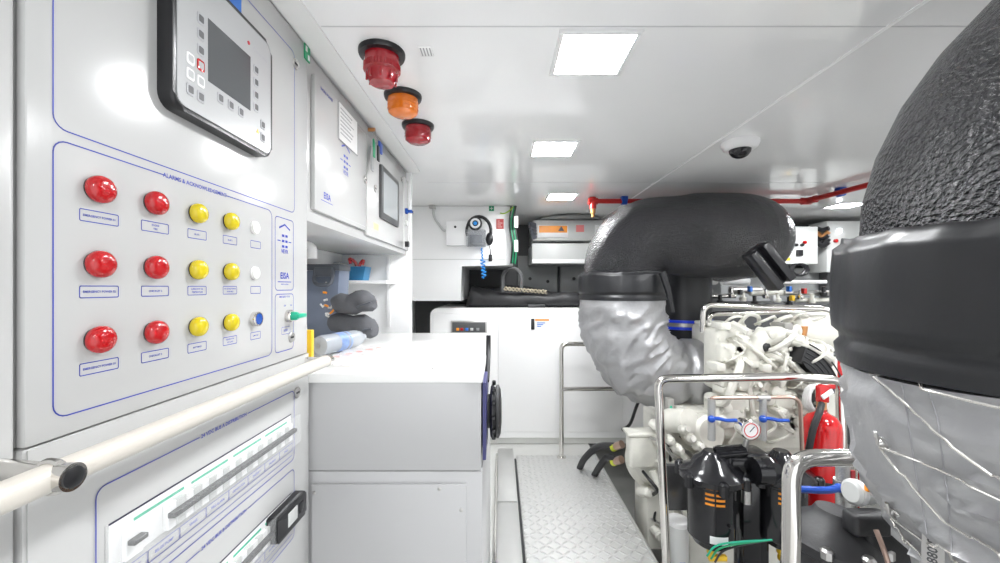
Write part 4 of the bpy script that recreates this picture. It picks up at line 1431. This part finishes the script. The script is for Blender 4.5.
rail('guard_rail', 'steel guard rail standing at the far end of the tread plate', [
    ('top_rail', [(.507, 3.30, .016), (.507, 3.30, P(0, 344, 3.3).z), (1.2, 3.32, P(0, 344, 3.3).z)], .05),
    ('mid_rail', [(.507, 3.30, P(0, 389, 3.3).z), (1.2, 3.32, P(0, 389, 3.3).z)], .01)], .0185, (.507, 3.3, .016), feet=((.507, 3.30, .016),))
zB = P(0, 379, 2.0).z
rail('guard_rail', 'steel guard rail with a slanting front post in front of the white engine', [
    ('frame_tube', [(.845, 1.99, -.30), (.79, 2.0, zB), (1.45, 2.0, zB + .012), (1.70, 2.0, zB - .005), (1.72, 2.0, .2)], .05),
    ('rear_post', [(1.72, 1.99, zB - .02), (1.765, 1.96, .80), (1.765, 1.96, .0)], .06)], .0215, (.845, 2.0, -.3))
rail('guard_rail', 'thick chrome hoop rail close to the camera beside the silver lagging', [
    ('hoop', [(.728, 1.0, -.30), (.728, 1.0, P(0, 458, 1.0).z), (1.02, 1.0, P(0, 457, 1.0).z)], .06)], .0205, (.728, 1.0, -.3))
rail('guard_rail', 'steel guard rail over the top of the white engine', [
    ('front_tube', [P(703, 332, 2.5), P(703, 304, 2.5), P(760, 307, 2.44), P(832, 309, 2.36), P(842, 330, 2.36)], .07),
    ('rear_tube', [P(709, 330, 2.75), P(709, 314, 2.75), P(786, 312, 2.75), P(838, 318, 2.75)], .05)], .0175, P(703, 332, 2.5))

# ------------------------------------------------------------------ fuel filters
ff = thing('fuel_filter', 'twin black fuel filter assembly with a pressure gauge and blue valve levers', 'filter', (1.1, 1.8, 0))
YF = 1.80


def canister(px, k):
    x = P(px, 0, YF).x
    zt, zb = P(0, 478, YF).z, P(0, 536, YF).z
    b = MB()
    b.lathe([(.055, zb - .035), (.075, zb - .02), (.085, zb), (.098, zb + .012), (.100, zt - .02), (.112, zt - .012), (.112, zt)], (x, YF, 0), (0, 0, 1), 40)
    o = b.build('canister', 'blackgloss', ff)
    b = MB()
    b.lathe([(.125, zt), (.135, zt + .008), (.135, zt + .03), (.115, zt + .045), (.085, zt + .06), (.065, zt + .095), (.045, zt + .105), (.03, zt + .125), (0, zt + .125)], (x, YF, 0), (0, 0, 1), 40)
    for j in range(6):
        a = j * PI / 3 + .4
        b.lathe([(.02, zt - .012), (.02, zt + .034), (.012, zt + .044), (0, zt + .044)], (x + .135 * math.cos(a), YF + .135 * math.sin(a), 0), (0, 0, 1), 10)
    b.build('filter_lid', 'blackgloss', ff)
    # orange lettering blocks and a white sticker wrapped on the can
    b = MB()
    for row in range(3):
        for c_ in range(2):
            a0_ = -2.28 + c_ * .42
            wv = (.34, .36, .36)[row] - (.10 if row == 0 and c_ else 0)
            zz = zt - .035 - row * .021
            vs = []
            for q in range(5):
                a = a0_ + wv * q / 4
                vs.append((x + .1012 * math.cos(a), YF + .1012 * math.sin(a)))
            for p_, q_ in zip(vs, vs[1:]):
                b.bm.faces.new([b.bm.verts.new((p_[0], p_[1], zz)), b.bm.verts.new((q_[0], q_[1], zz)), b.bm.verts.new((q_[0], q_[1], zz + .010)), b.bm.verts.new((p_[0], p_[1], zz + .010))])
    b.build('orange_print', 'orange', o)
    b = MB()
    vs = []
    for q in range(7):
        a = -2.1 + .75 * q / 6
        vs.append((x + .1005 * math.cos(a), YF + .1005 * math.sin(a)))
    for p_, q_ in zip(vs, vs[1:]):
        b.bm.faces.new([b.bm.verts.new((p_[0], p_[1], zb + .022)), b.bm.verts.new((q_[0], q_[1], zb + .022)), b.bm.verts.new((q_[0], q_[1], zb + .055)), b.bm.verts.new((p_[0], p_[1], zb + .055))])
    b.build('sticker', 'white', o)
    MB().lathe([(.008, 0), (.008, .008), (0, .008)], (x + .03, YF - .096, (zt + zb) / 2 - .03), (.3, -1, 0), 12).build('plug', 'black', o)
    d = MB()
    d.lathe([(.018, 0), (.018, .04), (.012, .045), (.012, .07), (0, .07)], (x, YF, zb - .034), (0, 0, -1), 12)
    d.box(x - .012, x + .07, YF - .012, YF + .012, zb - .11, zb - .085, .006)
    d.build('drain_tap', 'yellow', ff)
    return x, zt


xA, zt = canister(711, 0)
xB, _ = canister(781, 1)
b = MB()
b.box(xA + .05, xB - .05, YF - .04, YF + .10, zt + .03, zt + .12, .03, 3)
b.cyl((xA + .02, YF, zt + .11), (xA + .14, YF - .02, zt + .13), .03)
b.cyl((xB - .16, YF - .06, zt + .06), (xB - .10, YF - .06, zt + .06), .055, n=24)
b.lathe([(.06, 0), (.06, .03), (.045, .05), (0, .05)], ((xA + xB) / 2 + .05, YF - .05, zt + .06), (.2, -1, .1), 24)
b.box((xA + xB) / 2 - .03, (xA + xB) / 2 + .05, YF - .03, YF + .05, -.05, zt + .05, .008)
b.box((xA + xB) / 2 + .06, (xA + xB) / 2 + .12, YF + .02, YF + .06, -.05, zt + .02, .008)
b.build('valve_bridge', 'blackgloss', ff)
q = P(747, 428, YF - .04)
o = MB().lathe([(.040, .03), (.044, .0), (.044, -.028), (.040, -.032), (.038, -.028)], q, (0, 1, 0), 30).build('gauge', 'chrome', ff)
MB().lathe([(.037, .0282), (.037, .0295), (0, .0295)], q, (0, -1, 0), 28).build('dial', 'white', o)
MB().ring(q - V((0, .0295, 0)), (0, 1, 0), .029, .0022, 24, 6).build('red_ring', 'red_ink', o)
MB().cyl(q - V((.006, .0305, .006)), q + V((.014, -.0305, .016)), .002, n=6).build('needle', 'inkdark', o)
MB().cyl(q + V((0, 0, -.04)), q + V((0, .02, -.11)), .012, n=10).build('gauge_stem', 'steel', ff)
for px in (711.5, 763):
    a = P(px, 440, YF)
    tp = P(px, 399, YF)
    MB().cyl(a, tp, .016, n=14).build('riser_pipe', 'braid', ff)
    v = P(px, 419, YF - .02)
    lv = MB().tube(spline([v + V((-.005, 0, .004)), v + V((.03, -.01, .004)), v + V((.06, -.012, -.002)), v + V((.105, -.012, -.002))], 4), .008, 8)
    lv.ball(v, .016)
    lv.build('valve_lever', 'bluelever', ff)
MB().tube(rnd([P(711.5, 402, YF), P(711.5, 398, YF), P(800, 397, YF), P(803, 470, YF)], .05), .0085, 10).build('copper_pipe', 'copper', ff)
MB().cyl(P(757, 398, YF), P(769, 398, YF), .014, n=12).build('tee_fitting', 'steel', ff)
MB().cyl((xA + .135, YF - .04, zt - .02), (xA + .135, YF - .04, zt - .09), .02, n=14).build('steel_drain', 'steel', ff)
for i, m_ in enumerate(('green', 'yellow', 'black')):
    MB().tube(spline([P(707 + i * 4, 556 + i * 3, 1.70), P(716 + i * 3, 546 + i * 3, 1.68), P(738, 542 + i * 2, 1.68), P(772, 540, 1.69)], 6), .004, 7).build('drain_wire', m_ if i != 1 else 'greensign', ff)
# grey battery tray behind left canister
tag(MB().box(P(664, 0, 2.05).x, P(694, 0, 2.05).x, 2.05, 2.085, P(0, 511, 2.05).z, P(0, 466, 2.05).z, .006).build('steel_tray', mat('dark_steel', (.16, .16, .165), .25, .8, var=.1), origin=P(678, 511, 2.1)), 'dark polished steel tray behind the left black filter', 'tray')
t = thing('cartridge_filter', 'white upright filter cartridge low beside the slanting rail post', 'filter', P(678, 560, 2.1))
x = P(678, 0, 2.1).x
z1, z0 = P(0, 518, 2.1).z, P(0, 575, 2.1).z
MB().lathe([(.05, z0), (.053, z0 + .02), (.053, z1 - .02), (.046, z1), (0, z1)], (x, 2.1, 0), (0, 0, 1), 28).build('body', 'lgrey', t)
MB().lathe([(.054, z1 - .03), (.056, z1 - .02), (.056, z1 - .005), (.04, z1 + .004), (0, z1 + .004)], (x, 2.1, 0), (0, 0, 1), 28).build('cap', 'white', t)
MB().box(x - .012, x + .014, 2.1 - .0545, 2.1 - .051, z0 + .07, z0 + .10).build('label', 'sblue', t)
# grey bilge plate behind
tag(MB().box(P(690, 0, 2.15).x, P(800, 0, 2.15).x, 2.15, 2.17, -.30, .45, .004).build('engine_bearer', 'engine', origin=(1.4, 2.15, -.3)), 'white painted bearer plate behind the black filters', 'bearer')

# ------------------------------------------------------------------ extinguisher
YE = 1.88
x = P(821.5, 0, YE).x
zs = P(0, 428, YE).z
ex = thing('fire_extinguisher', 'red fire extinguisher standing behind the chrome hoop rail', 'fire extinguisher', (x, YE, .15))
MB().lathe([(.072, .12), (.079, .135), (.079, zs), (.074, zs + .03), (.055, zs + .058), (.028, zs + .072), (.022, zs + .08), (.022, zs + .09)], (x, YE, 0), (0, 0, 1), 36).build('cylinder', 'redext', ex)
MB().cyl((x, YE, zs + .085), (x, YE, zs + .125), .02, n=16).build('valve', 'brass', ex)
b = MB()
b.box(x - .02, x + .028, YE - .014, YE + .014, zs + .12, zs + .20, .006)
b.box(x - .012, x + .06, YE - .012, YE + .012, zs + .185, zs + .205, .005)
b.build('handle', 'redext', ex)
MB().box(-.015, .045, -.004, .004, -.010, .012, .002, 1, Matrix.Translation((x + .0, YE - .02, zs + .155)) @ Matrix.Rotation(-.6, 4, 'Y')).build('safety_tag', 'white', ex)
MB().tube(spline([(x - .015, YE - .02, zs + .12), (x - .05, YE - .05, zs + .09), (x - .085, YE - .06, zs + .02), (x - .10, YE - .05, zs - .09), (x - .10, YE - .03, zs - .2)], 6), .014, 10).build('hose', 'rubber', ex)
MB().lathe([(.079, 0), (.0805, .001), (.0805, .02), (.079, .021)], (x, YE, P(0, 480, YE).z), (0, 0, 1), 36).build('strap', 'black', ex)
# red sign slips behind the rail
tag(MB().box(P(838, 0, 2.2).x, P(844, 0, 2.2).x, 2.2, 2.204, P(0, 386, 2.2).z, P(0, 352, 2.2).z).build('red_tag', 'redext', origin=P(841, 386, 2.2)), 'narrow red tag beside the silver lagging behind the rail post', 'tag')

# ------------------------------------------------------------------ near separator, lower right
sp = thing('oil_separator', 'black domed separator housing low in the right corner', 'filter', (.98, 1.22, .3))
b = MB()
q = V((.955, 1.15, .665))
b.lathe([(.115, -.25), (.115, 0), (.124, .008), (.124, .03), (.112, .045), (.09, .075), (.06, .095), (.05, .115), (0, .115)], V((q.x, 1.15, q.z)), (.12, 0, 1), 44)
b.build('dome_lid', 'rubber', sp)
b = MB()
b.box(P(856, 0, 1.1).x, P(905, 0, 1.1).x, 1.06, 1.10, P(0, 600, 1.1).z, P(0, 512, 1.1).z, .015, 3)
b.box(P(846, 0, 1.08).x, P(884, 0, 1.08).x, 1.05, 1.10, P(0, 532, 1.08).z, P(0, 510, 1.08).z, .012, 3)
b.build('side_housing', 'rubber', sp)
b = MB()
for k in range(5):
    a = k * PI / 4 + PI
    b = MB()
    b.lathe([(.016, 0), (.016, .02), (.01, .026), (0, .026)], V((q.x + .114 * math.cos(a), 1.15 + .114 * math.sin(a), q.z + .03)), (0, 0, 1), 8)
    b.build('lid_bolt', 'steel', sp)
YH = 1.32
a, c_ = P(843, 517, YH), P(843, 455, YH)
hv = thing('braided_hose', 'braided steel riser hose with a blue valve lever beside the extinguisher', 'hose', a)
MB().cyl(a - V((0, 0, .05)), c_, .020, n=18).build('braid', 'braid', hv)
MB().cyl(P(843, 494, YH), P(843, 480, YH), .026, n=18).build('valve_body', 'steel', hv)
MB().box(P(846, 0, YH).x, P(850, 0, YH).x, YH - .020, YH - .014, P(0, 482, YH).z, P(0, 468, YH).z).build('label', 'red_ink', hv)
b = MB()
b.tube(spline([P(839, 488, YH - .03), P(829, 490, YH - .035), P(815, 490, YH - .035), P(796, 489, YH - .035)], 5), .011, 10)
b.ball(P(839, 488, YH - .03), .014)
b.build('valve_lever', 'bluelever', hv)
q = P(861, 492, 1.12)
wf = thing('white_fitting', 'short white pipe fitting with an orange ring touching the silver lagging', 'fitting', q)
MB().lathe([(.026, 0), (.034, .006), (.034, .024), (.028, .028), (.028, .06), (.02, .065), (0, .065)], q - V((.03, 0, 0)), (1, .1, -.12), 26).build('body', 'lgrey', wf)
MB().lathe([(.0345, .008), (.0352, .009), (.0352, .022), (.0345, .023)], q - V((.03, 0, 0)), (1, .1, -.12), 26).build('collar', 'white', wf)
MB().box(q.x - .015, q.x + .005, q.y - .037, q.y - .025, q.z + .018, q.z + .034, .002).build('orange_mark', 'orange', wf)
tag(MB().tube(spline([P(876, 530, 1.02), P(882, 545, 1.0), P(888, 563, .99), P(893, 590, .98)], 6), .006, 8).build('thin_pipe', 'copper', origin=P(882, 545, 1.0)), 'thin bent metal pipe between black housing and silver lagging', 'pipe')

# ------------------------------------------------------------------ right background
Yr = 3.95
t = thing('control_box', 'light grey control box with knobs and a red button beyond the exhaust', 'electrical box', P(795, 265, Yr))
MB().box(P(770, 0, Yr).x, P(818, 0, Yr).x, Yr, Yr + .25, P(0, 264, Yr).z, P(0, 226.5, Yr).z, .006).build('housing', 'lgrey', t)
for px, m_ in ((795.5, 'black'), (801.5, 'black'), (804, 'btn_red')):
    q = P(px, 245 if m_ == 'black' else 242.5, Yr)
    MB().lathe([(.016, 0), (.016, .02), (.01, .028), (0, .028)], (q.x, Yr, q.z), (0, -1, 0), 14).build('knob', m_, t)
MB().box(P(796, 0, Yr).x, P(802, 0, Yr).x, Yr - .02, Yr, P(0, 256, Yr).z, P(0, 250, Yr).z, .003).build('switch', 'black', t)
q = P(788, 259, Yr)
MB().box(q.x - .02, q.x + .02, Yr - .003, Yr, q.z - .015, q.z + .012).build('yellow_sticker', 'yellow', t)
Yq = 3.95
t = thing('control_box', 'light grey control box with a lit white lamp beside the near lagging collar', 'electrical box', P(845, 275, Yq))
MB().box(P(827, 0, Yq).x, P(880, 0, Yq).x, Yq, Yq + .24, P(0, 272, Yq).z, P(0, 221, Yq).z, .006).build('housing', 'lgrey', t)
q = P(838.5, 231, Yq)
MB().lathe([(.022, 0), (.022, .02), (0, .024)], (q.x, Yq, q.z), (0, -1, 0), 14).build('indicator_lamp', mat('lamp_white', (.85, .92, 1), .3, emit=3), t)
q = P(835, 241, Yq)
MB().lathe([(.018, 0), (.018, .02), (0, .02)], (q.x, Yq, q.z), (0, -1, 0), 14).build('red_button', 'btn_red', t)
t = thing('cable_tray', 'black and orange cables running between the two grey control boxes', 'cables', P(822, 255, 3.9))
for i in range(5):
    MB().tube(spline([P(816, 228 + i * 3, 4.0), P(822, 230 + i * 4 + (i % 2) * 3, 3.95), P(829, 228 + i * 3.5, 3.9)], 5), .022, 8).build('cable', 'brass' if i == 1 else 'black', t)
tag(MB().box(P(818, 0, 4.2).x, P(829, 0, 4.2).x, 4.08, 4.19, 1.2, 2.0, .01).build('wall_post', 'dark', origin=P(823, 300, 4.2)), 'dark upright post between the two grey control boxes', 'post')
pts = [P(797 + 8 * math.cos(k * .7) + .1 * k, 269.5 + 6 * math.sin(k * .7), 3.96) for k in range(40)]
tag(MB().tube(pts, .012, 7).build('cable_coil', 'black', origin=pts[0]), 'coil of black cable below the grey control box', 'cable')
tag(MB().box(2.32, 4.25, 4.20, 4.49, .7, 1.62, .01).build('grey_locker', 'midgrey', origin=(3, 4.3, .7)), 'grey locker front along the far right wall', 'locker')
# crowded pipework between the engine and the far wall
pw = thing('pipe_manifold', 'bright pipework and valves crowded beyond the white engine', 'pipework', P(770, 300, 3.3))
MB().box(P(692, 0, 3.4).x, P(850, 0, 3.2).x, 3.15, 3.56, .9, P(0, 302, 3.3).z, .01).build('base_unit', 'dark', pw)
MB().cyl(P(722, 281, 3.3), P(748, 281, 3.3), .035, n=18).build('white_tank', 'white', pw)
MB().lathe([(.03, 0), (.03, .03), (0, .03)], P(713, 281, 3.25), (0, -1, 0), 18).build('round_dial', 'white', pw)
for i, (pa, pb, py, m_, r_) in enumerate(((694, 712, 291, 'steel', .02), (700, 735, 296, 'chrome', .018), (730, 760, 290, 'steel', .03), (750, 785, 293, 'engine', .022), (776, 826, 282, 'white', .014), (784, 830, 293, 'steel', .02), (795, 838, 300, 'engine', .018))):
    MB().cyl(P(pa, py, 3.25 - .01 * i), P(pb, py, 3.25 - .01 * i), r_, n=14).build('pipe', m_, pw)
for px, py, m_ in ((750, 289, 'sblue'), (789, 289, 'sblue'), (792, 298, 'yellow'), (804, 291, 'redpipe'), (773, 298, 'white'), (740, 292, 'dark')):
    q = P(px, py, 3.12)
    MB().box(q.x - .012, q.x + .012, q.y - .02, q.y + .02, q.z - .022, q.z + .022, .006).build('valve_block', m_, pw)
for i in range(12):
    q = P(697 + i * 11.5, 290 + (i * 37 % 11), 3.15)
    MB().lathe([(.02, 0), (.026, .012), (.026, .03), (.014, .036), (.014, .07), (.02, .075), (0, .08)], q - V((0, 0, .05)), (0, 0, 1), 12).build('valve', ('chrome', 'engine', 'black')[i % 3], pw)
